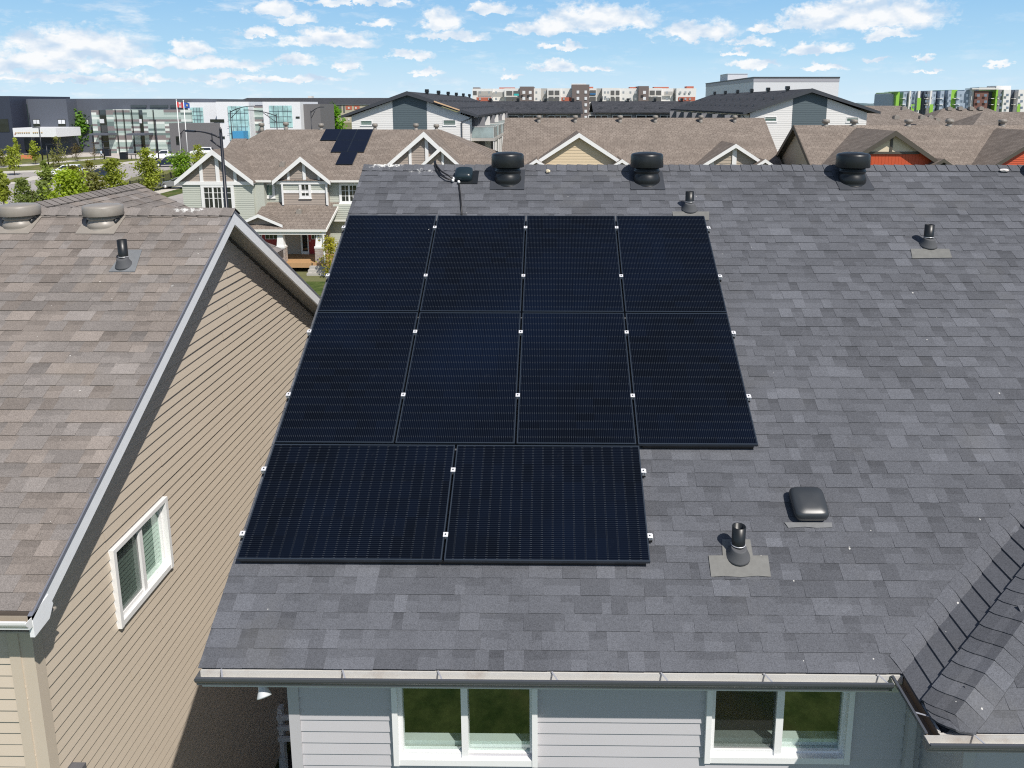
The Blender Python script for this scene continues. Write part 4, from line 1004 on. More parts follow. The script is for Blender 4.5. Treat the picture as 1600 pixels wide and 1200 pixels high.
# left gable block
x0, x1 = Wx(285.5, 49.3), Wx(396, 49.3); fsiding(tA, x0, x1, 1.2, ZE-.05, 49.3, M_sage, e=.14)
gx, gz = xz(331, 234, 48.95); gable(tA, gx, gz, xz(272.5, 286, 48.95)[0], xz(396, 285.5, 48.95)[0], ZE-.02, 49.3, 54.5, M_white, M_shake, M_roofA, bw=.26, over=.36, e=.17,
      bars=((gx+.12, .24), (gx-.95, .2), (gx+1.25, .2)), band=.22)
win(tA, 313.5, 368.5, 287.8, 332, 49.28, tr=.2, mull=(.33, .66), bars_v=1, bars_h=2, hd=.36, proud=.07)
# middle gable block
x0, x1 = Wx(440.5, 49.6), Wx(512, 49.6); z_m = xz(0, 299, 49.6)[1]
fsiding(tA, x0, x1, z_m, ZE-.05, 49.6, M_sage, e=.15); fsiding(tA, x0, x1, 3.55, z_m-.0, 49.59, M_shake, e=.17)
b = MB(); b.box((x0, 49.71, 3.3), (x1, YA+.02, ZE)); b.build("wall", M_shake, tA)
b = MB(); b.pbox((0, 49.6, 0), UX, FRN, x0-.02, x1+.02, z_m-.08, z_m+.10, .018, .05); b.pbox((0, 49.6, 0), UX, FRN, x0-.03, x0+.08, 3.6, ZE, .019, .045); b.pbox((0, 49.6, 0), UX, FRN, x1-.08, x1+.03, 3.6, ZE, .019, .045); b.build("wall_trim", M_white, tA)
gx, gz = xz(469, 245, 49.25); gable(tA, gx, gz, xz(425, 282, 49.25)[0], xz(516, 282, 49.25)[0], ZE-.02, 49.6, 55.5, M_white, M_shake, M_roofA, bw=.24, over=.35, e=.17, bars=((gx+.1, .2), (gx-.95, .16), (gx+1.05, .16)), band=.2)
win(tA, 467, 487, 284.5, 309.5, 49.58, tr=.16, bars_v=1, bars_h=1, proud=.07)
win(tA, 404.5, 430.5, 285, 309, 49.98, tr=.17, glass=glass_dark("sage_pane", (.10, .17, .14)))
win(tA, 529.5, 562, 286, 318, 49.98, tr=.16, mull=(.5,), bars_v=1, bars_h=2, proud=.07)
# right box bay
b = MB(); b.siding((0, 49.45, 0), UX, FRN, xz(0, 343, 49.45)[1], xz(0, 319, 49.45)[1], .13, rectspan(Wx(519, 49.45), Wx(562, 49.45)), d=.018); b.box((Wx(519, 49.45), 49.46, xz(0, 343, 49.45)[1]), (Wx(562, 49.45), YA, xz(0, 319, 49.45)[1])); b.build("bay", M_sage, tA)
b = MB(); b.box((Wx(519, 49.45)-.02, 49.40, xz(0, 345, 49.45)[1]), (Wx(562, 49.45), 49.9, xz(0, 343, 49.45)[1]-.004)); b.build("bay_trim", M_offw, tA)
# eave gutters and downspouts
b = MB(); b.box((Wx(396, 49.4)+.05, YE-.08, ZE-.10), (Wx(425, 49.4), YE+.04, ZE+.03)); b.box((Wx(516, 49.4), YE-.08, ZE-.10), (XRR, YE+.04, ZE+.03)); b.build("gutter", M_offw, tA)
for (ua, va, ub, vb, Y) in ((441, 287, 440.5, 320, 49.5), (510, 288, 510.5, 320, 49.5), (505.5, 362, 507, 422, 46.7)):
    xa, za = xz(ua, va, Y); xb, zb = xz(ub, vb, Y); b = MB(); b.box((xa-.05, Y-.08, zb), (xa+.05, Y, za)); b.tube([(xa, Y-.04, za), (xa+.2, Y+.25, za+.18)], .045, 6); b.build("downspout", M_white, tA)
# porch
YP, ZP = 46.6, xz(0, 357.5, 46.6)[1]; ZT = xz(0, 315, 50)[1]; xp0, xp1 = xz(384, 357, 46.6)[0], xz(509, 357, 46.6)[0]
b = MB(); b.prism([(xp0, YP, ZP), (xp1, YP, ZP), (xp1, 50.02, ZT), (xp0, 50.02, ZT)], (0, 0, -.10)); b.build("porch_roof", M_roofA, tA)
b = MB(); b.box((xp0, YP-.07, ZP-.15), (xp1+.02, YP+.02, ZP-.01)); b.prism([(xp1+.001, YP, ZP+.02), (xp1+.001, 50, ZT+.02), (xp1+.001, 50, ZT-.18), (xp1+.001, YP, ZP-.16)], (.05, 0, 0)); b.box((xp0, YP+.03, ZP-.34), (xp1-.05, YP+.16, ZP-.12)); b.build("porch_trim", M_offw, tA)
gx, gz = xz(403, 335, 46.85); gable(tA, gx, gz, gx-1.5, gx+1.5, gz-.68, 47.2, 49.0, M_white, M_shake, M_roofA, bw=.17, over=.36, e=.13)
fsiding(tA, Wx(383, 49.5), Wx(470, 49.5), .6, ZT-.3, 49.5, M_beige, e=.11); fsiding(tA, Wx(466, 49.5), Wx(512, 49.5), .6, ZT-.3, 49.5, M_beige, e=.11)
b = MB(); b.box((xp0, 46.55, .30), (xp1-.1, 49.5, .60)); b.build("porch_deck", M_deck, tA)
b = MB()
for k in range(3): b.box((-15.2, 46.5-.3*(k+1), 0), (-13.9, 46.5-.3*k, .45-.15*k))
b.build("porch_steps", M_conc, tA)
for uc in (440, 500):
    xc = xz(uc, 385, 46.95)[0]; b = MB(); zc = 1.62
    b.lathe([(.23*1.41, zc), (.15*1.41, ZP-.3)], (xc, 46.95, 0), 4, smooth=False)
    cm = V((xc, 46.95, 0)); rot = Matrix.Rotation(pi/4, 3, 'Z'); b.v = [tuple(rot @ (V(q)-cm)+cm) for q in b.v]
    b.box((xc-.28, 46.67, zc-.12), (xc+.28, 47.23, zc+.01)); o = b.build("porch_column", M_white, tA)
    b = MB(); b.box((xc-.26, 46.69, 0), (xc+.26, 47.21, zc-.122)); b.build("stone_base", M_stone, o)
    if uc == 500:
        for i, ch in enumerate("299"):
            cu = bpy.data.curves.new("house_number", 'FONT'); cu.body = ch; cu.size = .30; cu.extrude = .006
            t = bpy.data.objects.new("t", cu); COL.objects.link(t); dg = bpy.context.evaluated_depsgraph_get(); me = bpy.data.meshes.new_from_object(t.evaluated_get(dg)); bpy.data.objects.remove(t)
            n = bpy.data.objects.new("house_number", me); COL.objects.link(n); me.materials.clear(); me.materials.append(M_black); n.parent = o
            n.rotation_euler = (pi/2, 0, 0); n.location = V((xc-.19+.10*i, 46.70-.02*i, 2.42-.20*i))-tA.location
for (ua, ub) in ((405, 432), (478, 500)):
    xa, xb = Wx(ua, 49.45), Wx(ub, 49.45); b = MB(); b.box((xa, 49.42, .62), (xb, 49.48, 2.72)); d = b.build("door", M_red, tA)
    b = MB(); b.box((xa+.22, 49.405, 1.62), (xb-.12, 49.418, 2.5)); g_ = b.build("door_glass", M_dg, d)
    b = MB()
    for k in range(4): z = 1.62+.88*k/3; b.box((xa+.20, 49.39, z-.015), (xb-.1, 49.404, z+.015))
    for k in range(4): x = xa+.22+(xb-xa-.34)*k/3; b.box((x-.015, 49.388, 1.62), (x+.015, 49.4035, 2.5))
    b.build("glazing_bar", M_white, d)
    b = MB(); b.lathe([(.035, 0), (.035, .05), (.0, .06)], (xa+.10, 49.42, 1.5), 8, (0, -1, 0)); b.build("door_handle", M_alu, d)
    b = MB(); b.box((xa-.08, 49.40, .6), (xa-.004, 49.49, 2.8)); b.box((xa-.52, 49.40, .6), (xa-.42, 49.49, 2.8)); b.box((xa-.52, 49.395, 2.73), (xb+.1, 49.489, 2.85)); b.box((xa-.41, 49.41, .6), (xa-.09, 49.488, .78)); b.build("door_frame", M_offw, d)
    b = MB(); b.box((xa-.40, 49.45, .80), (xa-.09, 49.47, 2.7)); b.build("sidelight", M_dg, d)
# right big gable and the small one before it
gx, gz = xz(662, 206, 50.65); gable(tA, gx, gz, xz(603, 258, 50.65)[0], xz(717, 255, 50.65)[0], gz-2.2, 51.0, 57.0, M_white, M_shake, M_roofA, bw=.26, over=.35, e=.17, bars=((gx+.12, .22), (gx-1.0, .18)), band=.2)
gx, gz = xz(688, 229.5, 49.95); gable(tA, gx, gz, xz(657, 257, 49.95)[0], xz(719, 257, 49.95)[0], gz-1.2, 50.3, 53, M_white, M_shake, M_roofA, bw=.2, over=.35, e=.17, bars=((gx+.1, .16),))
GA = "round vents along the sage townhouse roof"
for u, v, lb in ((409, 201, "leftmost by its hip"), (447, 200, "left of the solar panels"), (502, 202, "at the left edge of its solar panels"), (586, 202, "right of its solar panels"), (650, 202, "above the right gable"), (682, 203, "at its right hip")):
    mush(u, v, 56.0, f"small taupe vent on the sage townhouse ridge, {lb}", GA)
def small_box(u, v, Y, label, w=.35, h=.16, m=None):
    p = at(u, v, Y); o = MB(); o.box((p.x-w/2, p.y-w/2, p.z-.12), (p.x+w/2, p.y+w/2, p.z+h)); o.lathe([(w*.4, h+.001), (w*.3, h+.05), (0, h+.06)], p, 10)
    return one(o, "box_vent", m or M_tanp, label, "roof vent", p)
small_box(442, 257.5, 51.2, "low taupe box vent left of the middle white gable")
small_box(468, 331.5, 48.65, "low taupe box vent on the porch roof")
# panels on that roof, lying on its slope
def sp2(x, s, h=0): 
    n = V((0, -SA, 1)).normalized(); d = V((0, 1, SA)).normalized(); return V((x, YE, ZE))+d*s+n*h
SLEN = hypot(YRA-YE, ZRA-ZE); dA = V((0, 1, SA)).normalized(); nA = V((0, -SA, 1)).normalized()
wA = 1.16; xR = xz(583.3, 203, 55.8)[0]
rows = [(SLEN-.12-1.70, [0, 1, 2], "top"), (SLEN-.12-3.42, [0, 1], "middle"), (SLEN-.12-5.14, [0], "bottom")]
k0 = {"top": ("right end", "middle", "left end"), "middle": ("right one", "left one"), "bottom": ("only one",)}
for s0, cols, nm in rows:
    for c in cols:
        xx1 = xR-c*wA-(.42 if nm == "bottom" else 0)
        o = thing("solar_panel", f"small black solar panel on the sage townhouse, {nm} row, {k0[nm][c]}", "solar panel", sp2(xx1, s0, .1), "solar panels on the sage townhouse")
        b = MB(); b.obox(sp2(xx1, s0, .06), V((-wA+.02, 0, 0)), dA*1.68, nA*.04); b.build("frame", M_frame, o)
        b = MB(); q = [sp2(xx1-.02, s0+.02, .104), sp2(xx1-.02, s0+1.66, .104), sp2(xx1-wA+.04, s0+1.66, .104), sp2(xx1-wA+.04, s0+.02, .104)]; b.poly(q); b.build("glass", mat("far_cells", (.007, .010, .021), .12, var=.2, scale=3, ior=1.4), o)

# --- row B: brown roof with the cream gable
tB = thing("townhouse", "brown roofed townhouse with a cream gable and white barge boards behind the grey ridge", "townhouse", (7, 58, 0))
YB, ZB = 60.0, at(990, 184, 60).z; ze = ZB-6.5*T; xb0, xb1 = xz(789, 183, YB)[0], xz(1194, 185, YB)[0]
b = MB(); b.prism([(xb0, YB-6.5, ze), (xb0, YB, ZB), (xb0, YB+6.5, ze), (xb0, YB+6.5, ze-.14), (xb0, YB, ZB-.16), (xb0, YB-6.5, ze-.14)], (xb1-xb0, 0, 0)); b.build("roof", M_roofA, tB)
b = MB(); b.box((xb0+.35, YB-5.9, 0), (xb1-.35, YB+5.9, ze)); b.prism([(xb0+.35, YB-5.9, ze-.01), (xb0+.35, YB, ZB-.3), (xb0+.35, YB+5.9, ze-.01)], (xb1-xb0-.7, 0, 0)); b.build("wall", M_beige, tB)
gx, gz = xz(905, 208, 52.65); s_ = .655; gable(tB, gx, gz, gx-3.6, gx+3.6, gz-3.6*s_, 53.0, 58.6, M_white, M_cream, M_roofA, bw=.25, over=.36, e=.2)
for u in (838, 972):
    gx, gz = xz(u, 249, 52.0); gable(tB, gx, gz, gx-1.2, gx+1.2, gz-.8, 52.35, 56, M_white, M_beige, M_roofA, bw=.18, over=.35)
gx, gz = xz(1150, 225, 52.65); gable(tB, gx, gz, gx-3.3, gx+3.3, gz-3.3*.64, 53.0, 58.0, M_white, M_beige, M_roofA, bw=.22, over=.36, e=.2, bars=((gx, .3), (gx-1.5, .2)))
gx, gz = xz(1196, 249, 51.9); gable(tB, gx, gz, gx-1.5, gx+1.5, gz-1.0, 52.25, 56, M_white, M_beige, M_roofA, bw=.18, over=.35)
GB = "round vents along the brown ridge with the cream gable"
for u, lb in ((842, "first from the left"), (899, "straight above the cream gable"), (969, "third from the left"), (1024, "fourth from the left"), (1095, "fifth from the left"), (1148, "last on the right")):
    p = at(u, 187, 59.5); mush(u, 189, 59.45, f"small taupe vent on the brown ridge behind the black vents, {lb}", GB)
# --- row C: dark trim and an orange gable
tC = thing("townhouse", "brown roofed townhouse with dark trim and an orange boarded gable on the right", "townhouse", (25, 50, 0))
YC = 52.0; xc0 = xz(1240, 196, YC)[0]; ZC = at(1400, 195.5, YC).z; ze = ZC-6.6*.62; xc1 = xc0+24
b = MB(); b.prism([(xc0, YC-6.6, ze), (xc0, YC, ZC), (xc0, YC+6.6, ze), (xc0, YC+6.6, ze-.13), (xc0, YC, ZC-.15), (xc0, YC-6.6, ze-.13)], (xc1-xc0, 0, 0)); b.build("roof", M_roofA, tC)
b = MB(); b.siding((xc0+.4, 0, 0), UY, V((-1, 0, 0)), .3, ZC-.3, .2, lambda z: [(max(YC-6.1, YC-(ZC-.2-z)/.62), min(YC+6.1, YC+(ZC-.2-z)/.62))] if z < ZC-.25 else [(YC, YC)], d=.015)
b.box((xc0+.44, YC-6.05, 0), (xc1-.3, YC+6.05, ze)); b.build("wall", mat("sand_siding", (.50, .41, .30), .6, var=.04), tC)
b = MB()
for sg in (-1, 1): b.prism([(xc0-.03, YC, ZC+.02), (xc0-.03, YC+sg*6.6, ze+.02), (xc0-.03, YC+sg*6.6, ze-.26), (xc0-.03, YC, ZC-.28)], (.045, 0, 0)); b.prism([(xc0+.02, YC, ZC-.17), (xc0+.02, YC+sg*6.6, ze-.15), (xc0+.02, YC+sg*6.6, ze-.17), (xc0+.02, YC, ZC-.19)], (.4, 0, 0))
b.build("rake_board", M_brn, tC)
gx, gz = xz(1400, 204.5, 45.6); zb = xz(0, 236, 46)[1]
gable(tC, gx, gz, gx-3.9, gx+3.9, gz-3.9*.66, 46.0, 51.5, M_brn, M_org, M_roofA, bw=.25, over=.4, vertical=True)
b = MB(); w_ = (gz-.35-zb)/.66; b.siding((0, 45.97, 0), UX, FRN, zb, gz-.16, .5, lambda z: [(gx-(gz-.16-z)/.66, gx+(gz-.16-z)/.66)], d=.004); b.build("gable_panel", mat("cream_panel", (.66, .57, .42), .6, var=.03), tC)
b = MB(); b.box((gx-w_-.3, 45.90, zb-.14), (gx+w_+.3, 45.965, zb)); b.box((gx-.12, 45.91, zb+.001), (gx+.02, 45.962, gz-.3)); b.build("gable_trim", M_brn, tC)
gx2, gz2 = xz(1475, 248.5, 45.2); gable(tC, gx2, gz2, gx2-1.2, gx2+1.2, gz2-.8, 45.5, 48.5, M_brn, M_brn, M_roofA, bw=.16, over=.3)
gx2, gz2 = xz(1640, 205, 46); gable(tC, gx2, gz2, gx2-4, gx2+4, gz2-2.7, 46.4, 51.5, M_brn, M_org, M_roofA, bw=.2, over=.35)
for u, lb in ((1290, "first, above the bare slope"), (1334, "second"), (1419, "above the orange gable"), (1483, "fourth"), (1566, "last")):
    mush(u, 196.5, 52.0, f"low taupe vent on the right brown ridge, {lb}" + (" from its left end" if lb in ("second", "fourth") else " at the picture's right edge" if lb == "last" else ""), "round vents along the right brown ridge", w=.52)
p = at(1573, 251, 46.8); o = MB(); o.tube([(p.x, p.y, p.z-.2), (p.x, p.y, p.z+.22)], .07, 10); one(o, "vent_pipe", M_black, "short black vent pipe on the far right brown roof slope", "vent pipe", p)
p = at(1561, 195, 52); o = MB(); o.tube([(p.x, p.y, p.z-.2), (p.x, p.y, p.z+.13)], .05, 8); one(o, "vent_pipe", M_black, "tiny black pipe left of the last vent on the right brown ridge", "vent pipe", p)

# ================================================================== WHITE GABLED TOWNHOUSE BLOCKS WITH CHARCOAL ROOFS
M_lap = mat("white_lap_siding", (.74, .73, .71), .55, var=.03); M_slate = mat("slate_siding", (.085, .115, .13), .55, var=.05)
M_trimg = mat("charcoal_trim", (.05, .055, .065), .5); M_greyw = mat("grey_siding", (.22, .22, .235), .6, var=.05)
M_railg = glass_dark("rail_glass", (.22, .27, .27), 1.5, .06)
M_ply = mat("bare_plywood", (.62, .42, .26), .8, var=.1)
def gblock(label, Yf, Yb, ua, va, ul, vl, ur, vr, uw0, uw1, ps, pe, wins, side, name):
    t = thing("townhouse", label, "townhouse", (at(ua, va, Yf).x, Yf, 0))
    A = at(ua, va, Yf); L = at(ul, vl, Yf); R = at(ur, vr, Yf); ov = .5; th_ = .28
    b = MB(); b.prism([(L.x, Yf-ov, L.z), (A.x, Yf-ov, A.z), (R.x, Yf-ov, R.z), (R.x, Yf-ov, R.z-th_*.6), (A.x, Yf-ov, A.z-th_), (L.x, Yf-ov, L.z-th_*.6)], (0, Yb-Yf+ov, 0)); b.build("roof", M_roofD, t)
    b = MB(); b.prism([(L.x-.02, Yf-ov-.04, L.z+.02), (A.x, Yf-ov-.04, A.z+.03), (R.x+.02, Yf-ov-.04, R.z+.02), (R.x+.02, Yf-ov-.04, R.z-.22), (A.x, Yf-ov-.04, A.z-.34), (L.x-.02, Yf-ov-.04, L.z-.22)], (0, .036, 0)); b.build("barge_board", M_trimg, t)
    w0, w1 = at(uw0, 180, Yf).x, at(uw1, 180, Yf).x; s0, s1 = at(ps, 180, Yf).x, at(pe, 180, Yf).x
    sl = (A.z-L.z)/(A.x-L.x); zt = A.z-.32
    top = lambda x: zt-abs(x-A.x)*sl
    def sp(a, b_):
        def f(z):
            h = (zt-z)/sl; p, q = max(a, A.x-h), min(b_, A.x+h); return [(p, q)] if q > p else [(A.x, A.x)]
        return f
    b = MB(); b.siding((0, Yf, 0), UX, FRN, 0, zt, .2, sp(w0, s0), d=.014); b.siding((0, Yf, 0), UX, FRN, 0, zt, .2, sp(s1, w1), d=.014)
    b.box((w0, Yf+.02, 0), (w1, Yb, min(L.z, R.z)-.2)); b.prism([(w0, Yf+.02, top(w0)), (A.x, Yf+.02, zt), (w1, Yf+.02, top(w1)), (w1, Yf+.02, 2), (w0, Yf+.02, 2)], (0, .2, 0)); b.build("wall", M_lap, t)
    b = MB(); b.siding((0, Yf-.03, 0), UX, FRN, 0, zt, .2, sp(s0, s1), d=.014); b.box((s0, Yf-.025, 0), (s1, Yf+.01, top(s0)-.02)); b.build("centre_panel", M_slate, t)
    for (u0, u1, v0, v1) in wins: win(t, u0, u1, v0, v1, Yf, tr=.07, glass=glass_dark("green_pane", (.05, .11, .095)), proud=.04)
    x = at(side[0], side[1], Yf-.1); b = MB(); q = at(side[2], side[3], Yf-.1)
    b.tube([(q.x, Yf-.12, q.z), (x.x, Yf-.12, x.z), (x.x, Yf-.12, 0)], .05, 6); b.build("downspout", M_trimg, t)
    return t, A, L, R, w0, w1
tD1, A1, L1, R1, w10, w11 = gblock("white gabled townhouse block with slate centre panel and balconies down its right side", 72, 119, 637.5, 143, 535.6, 180.6, 747, 180, 549, 734, 614, 667, [(563, 582, 188, 196), (692, 712.5, 186.5, 196)], (721.5, 190, 741, 183), "")
b = MB(); b.prism([(at(678, 157, 71.4).x, 71.36, at(678, 157.2, 71.4).z), (at(718, 170.5, 71.4).x, 71.36, at(718, 171, 71.4).z), (at(718, 172, 71.4).x, 71.36, at(718, 173, 71.4).z), (at(678, 159, 71.4).x, 71.36, at(678, 159.4, 71.4).z)], (0, .05, 0)); b.build("bare_fascia", M_ply, tD1)
# balconies on its right flank
for k in range(7):
    y0 = 73.2+k*6.3; zf = 6.9
    b = MB(); b.box((w11, y0, zf), (w11+2.2, y0+3.9, zf+.28)); bo = b.build("balcony", M_conc, tD1)
    b = MB(); b.box((w11+2.12, y0+.06, zf+.30), (w11+2.14, y0+3.84, zf+1.3)); b.box((w11+.06, y0+.05, zf+.30), (w11+2.1, y0+.07, zf+1.3)); b.build("glass_railing", M_railg, bo)
    b = MB()
    for (px_, py_) in ((2.1, .08), (2.1, 2.0), (2.1, 3.8)): b.box((w11+px_-.04, y0+py_-.04, 0), (w11+px_+.06, y0+py_+.06, zf)); b.box((w11+px_-.02, y0+py_-.02, zf+.28), (w11+px_+.03, y0+py_+.03, zf+1.36))
    b.box((w11+.02, y0+.03, zf+1.30), (w11+2.16, y0+.09, zf+1.35)); b.build("railing_post", M_lap, bo)
    b = MB(); b.box((w11+.012, y0+.5, zf+.3), (w11+.05, y0+2.6, zf+2.2)); b.box((w11+.012, y0+.5, 3.9), (w11+.05, y0+2.6, 6.3)); b.build("balcony_door", M_dg, tD1)
    b = MB(); b.box((w11+.013, y0+2.65, .3), (w11+.4, y0+2.95, R1.z-.3)); b.box((w11+.013, y0+4.1, .3), (w11+.9, y0+4.4, R1.z-.3)); b.build("wall_fin", M_lap if k % 2 else M_greyw, tD1)
    b = MB(); b.box((w11+.013, y0+3.1, 1), (w11+.09, y0+4.0, R1.z-.35)); b.build("siding_panel", M_slate, tD1)
tD2, A2, L2, R2, w20, w21 = gblock("white gabled townhouse block with slate centre panel on the right, before the tall white building", 72, 116, 1266, 138.5, 1159.5, 175.5, 1372, 174.5, 1172, 1354.5, 1238, 1291, [(1194.5, 1213.5, 182, 190.5), (1322.5, 1341.5, 182.5, 191)], (1168, 190, 1160, 180), "")
for k in range(7):
    y0 = 73.0+k*6; b = MB(); b.box((w20-.05, y0+.6, 5.6), (w20-.012, y0+2.4, 8.2)); b.build("balcony_door", M_dg, tD2)
    b = MB(); b.box((w20-1.5, y0+2.7, .3), (w20-.013, y0+3.0, L2.z-.3)); b.build("wall_fin", M_greyw, tD2)
    b = MB(); b.box((w20-1.5, y0, 5.1), (w20-.013, y0+4, 5.35)); b.build("balcony", M_conc, tD2)
def ridge_box(x, y, z, label, group, s=.42, h=.5):
    o = MB(); o.box((x-s*.36, y-s*.36, z-.35), (x+s*.36, y+s*.36, z+h*.35)); o.prism([(x-s/2, y-s/2, z+h*.36), (x+s/2, y-s/2, z+h*.36), (x+s*.42, y-s/2, z+h), (x-s*.42, y-s/2, z+h)], (0, s, 0)); return one(o, "box_vent", M_black, label, "roof vent", (x, y, z), group)
def on(n): return ("nearest", "second", "third", "fourth", "fifth", "farthest")[n]
for k in range(6): ridge_box(A1.x+.45, 80+8.0*k, A1.z-.15, f"{on(k)} black box vent along the ridge of the left white townhouse block", "box vents on the left charcoal roof")
for k in range(6): ridge_box(A2.x-.45, 77.5+7*k, A2.z-.15, f"{on(k)} black box vent along the ridge of the right white townhouse block", "box vents on the right charcoal roof")
# low snow guards and pipes on the slopes: part of each roof
for (t, A, sg, E_x, zE) in ((tD1, A1, 1, R1.x, R1.z), (tD2, A2, -1, L2.x, L2.z)):
    for row, (f, n, hh) in enumerate(((.42, 12, .16), (.72, 16, .10))):
        for k in range(n):
            x = A.x+sg*abs(E_x-A.x)*f; z = A.z-(A.z-zE)*f; y = 74+k*(40/n); o = MB(); o.box((x-.16, y, z-.03), (x+.16, y+.34, z+hh)); o.build("roof_louvre", M_trimg, t)
# linking rows between the two blocks
for (u0, u1, v0, v1, lab) in ((745, 911, 158, 175.8, "grey townhouse row with long charcoal roof, left of the tall brown stair tower"), (927, 1090, 158, 175, "grey townhouse row with long charcoal roof, right of the tall brown stair tower")):
    t = thing("townhouse", lab, "townhouse", at((u0+u1)/2, 200, 120)); t.location.z = 0
    x0, x1 = at(u0, 160, 120).x, at(u1, 160, 120).x; ze = at(800, v1, 120).z; zr = at(800, v0, 127).z
    b = MB(); b.prism([(x0, 120, ze), (x0, 127, zr), (x0, 134, ze), (x0, 134, ze-.2), (x0, 127, zr-.22), (x0, 120, ze-.2)], (x1-x0, 0, 0)); b.build("roof", M_roofD, t)
    b = MB(); b.box((x0+.3, 120.7, 0), (x1-.3, 133.5, ze-.1)); b.build("wall", M_greyw, t)
    n = 4; wd = (x1-x0-1)/n
    for k in range(n):
        xa = x0+.5+k*wd; o = MB(); o.box((xa, 120.6, 0), (xa+wd*.62, 120.69, ze-.12)); o.build("wall_panel", (mat("warm_grey_panel", (.30, .285, .27), .6), M_greyw, mat("brown_panel", (.19, .165, .15), .6))[k % 3], t)
        win(t, 852+1192*(xa+.3)/120.6, 852+1192*(xa+3.4)/120.6, v1+4.6, v1+13, 120.59, tr=.09, mull=(.36, .66) if k % 3 == 0 else (.5,))
    for k in range(7):
        x = x0+1.2+(x1-x0-2)*k/6; o = MB(); o.box((x, 122, ze+.35), (x+.4, 122.3, ze+.75)); o.build("roof_louvre", M_trimg, t)
    for k in range(4):
        x = x0+1.6+(x1-x0-3)*k/3; ridge_box(x, 126.5, zr-.1, f"{('first', 'second', 'third', 'last')[k]} box vent from the left on the grey row {'left' if u0 < 800 else 'right'} of the brown stair tower", "box vents on the grey rows", s=.5, h=.55)

# ================================================================== TALL WHITE BUILDING BEHIND (right of centre)
M_ltblue = mat("pale_panel", (.66, .67, .70), .5, var=.03); M_band = mat("grey_parapet", (.36, .36, .40), .5)
tF = thing("apartment_building", "tall white building with grey parapet band behind the right charcoal roof", "building", (50, 172, 0))
xF, YF = at(1178, 120, 150).x, 150.0; zF = at(1178, 120, 150).z; xF1 = at(1311.5, 121, 150).x; YF1 = 197
b = MB(); b.box((xF, YF, 0), (xF1, YF1, zF-.95)); b.build("wall", M_ltblue, tF)
b = MB(); b.box((xF-.05, YF-.05, zF-.948), (xF1+.05, YF1, zF-.25)); b.build("parapet", M_band, tF)
b = MB(); b.box((xF-.12, YF-.12, zF-.249), (xF1+.12, YF1, zF)); b.build("parapet_cap", M_trimg, tF)
b = MB(); q0, q1 = at(1137, 120, 178), at(1168, 120, 178); b.box((q0.x, 178, zF-.5), (q1.x, 186, at(1137, 115.5, 178).z)); b.box((q0.x-.1, 177.9, at(1137, 115.5, 178).z+.001), (q1.x+.1, 186, at(1137, 115.0, 178).z)); b.build("penthouse", M_ltblue, tF)
for k in range(13):
    y = 152.2+k*3.4; wd = 1.0 if k % 2 else 1.5
    for zz in (zF-6.2, zF-9.4):
        b = MB(); b.box((xF-.06, y, zz), (xF-.012, y+wd, zz+(2.3 if k % 3 else 1.5))); b.build("window", M_dg, tF)
for u in (1196, 1216, 1277, 1296):
    for zz in (zF-5.6, zF-8.8):
        x = at(u, 140, YF).x; b = MB(); b.box((x-.8, YF-.06, zz), (x+.9, YF-.012, zz+1.7)); w = b.build("window", mat("window_border", (.25, .26, .28), .5), tF); b = MB(); b.box((x-.7, YF-.09, zz+.1), (x, YF-.062, zz+1.6)); b.box((x+.1, YF-.09, zz+.1), (x+.8, YF-.062, zz+1.6)); b.build("pane", glass_dark("pale_pane", (.22, .25, .29)), w)
b = MB(); b.box((xF1+.02, 152, zF-6.5), (xF1+2.2, 156, zF-6.2)); b.box((xF1+2.1, 152, zF-6.2), (xF1+2.2, 156, zF-5.2)); b.build("balcony", M_trimg, tF)

# ================================================================== FAR APARTMENTS (white, grey and brown)
M_apw = mat("apartment_white", (.72, .71, .69), .55, var=.03); M_apb = mat("apartment_brown", (.155, .125, .12), .6, var=.05); M_apg = mat("apartment_grey", (.40, .39, .37), .6)
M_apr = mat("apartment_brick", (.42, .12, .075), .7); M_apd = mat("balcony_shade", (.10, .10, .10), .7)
def lattice(t, name, cells, m, Y, d=.05, parent=None):
    for (u0, u1, v0, v1) in cells:
        a, c = at(u0, v0, Y), at(u1, v1, Y); b = MB(); b.box((a.x, Y-d, c.z), (c.x, Y-.02, a.z)); b.build(name, m, t)
YG = 350.0
tG = thing("apartment_building", "long white apartment building with brown towers and balconies on the skyline", "apartment building", (at(915, 150, YG).x, YG, 0))
def slab(t, name, u0, u1, v0, Y, dep, m, z0=0):
    a = at(u0, v0, Y); c = at(u1, v0, Y); b = MB(); b.box((a.x, Y, z0), (c.x, Y+dep, a.z)); return b.build(name, m, t)
for (u0, u1, v0, m, dy) in ((738, 770, 138.5, M_apw, 0), (770, 788, 138.5, M_apw, 3), (788, 812, 138, M_apw, -1.5), (812, 834, 135.2, M_apb, -3), (834, 845, 138, M_apw, 0), (845, 855, 138, M_apg, 2), (855, 876, 138, M_apw, -1), (876, 894, 138, M_apw, 0),
                            (894, 921, 132, M_apb, -4), (921, 932, 138, M_apw, 1), (932, 941, 138, M_apg, 2), (941, 968, 137.5, M_apw, -1), (968, 998, 138, M_apw, 0), (998, 1014, 134.5, M_apb, -3), (1014, 1034, 137.5, M_apw, -1.5), (1034, 1052, 138, M_apw, 1), (1052, 1057, 138, M_apg, 2), (1057, 1088, 138, M_apw, -2)):
    slab(tG, "wall", u0, u1, v0, YG+dy, 18-dy, m)
slab(tG, "parapet", 893, 916, 130.6, YG+2, 8, M_apw, 10)
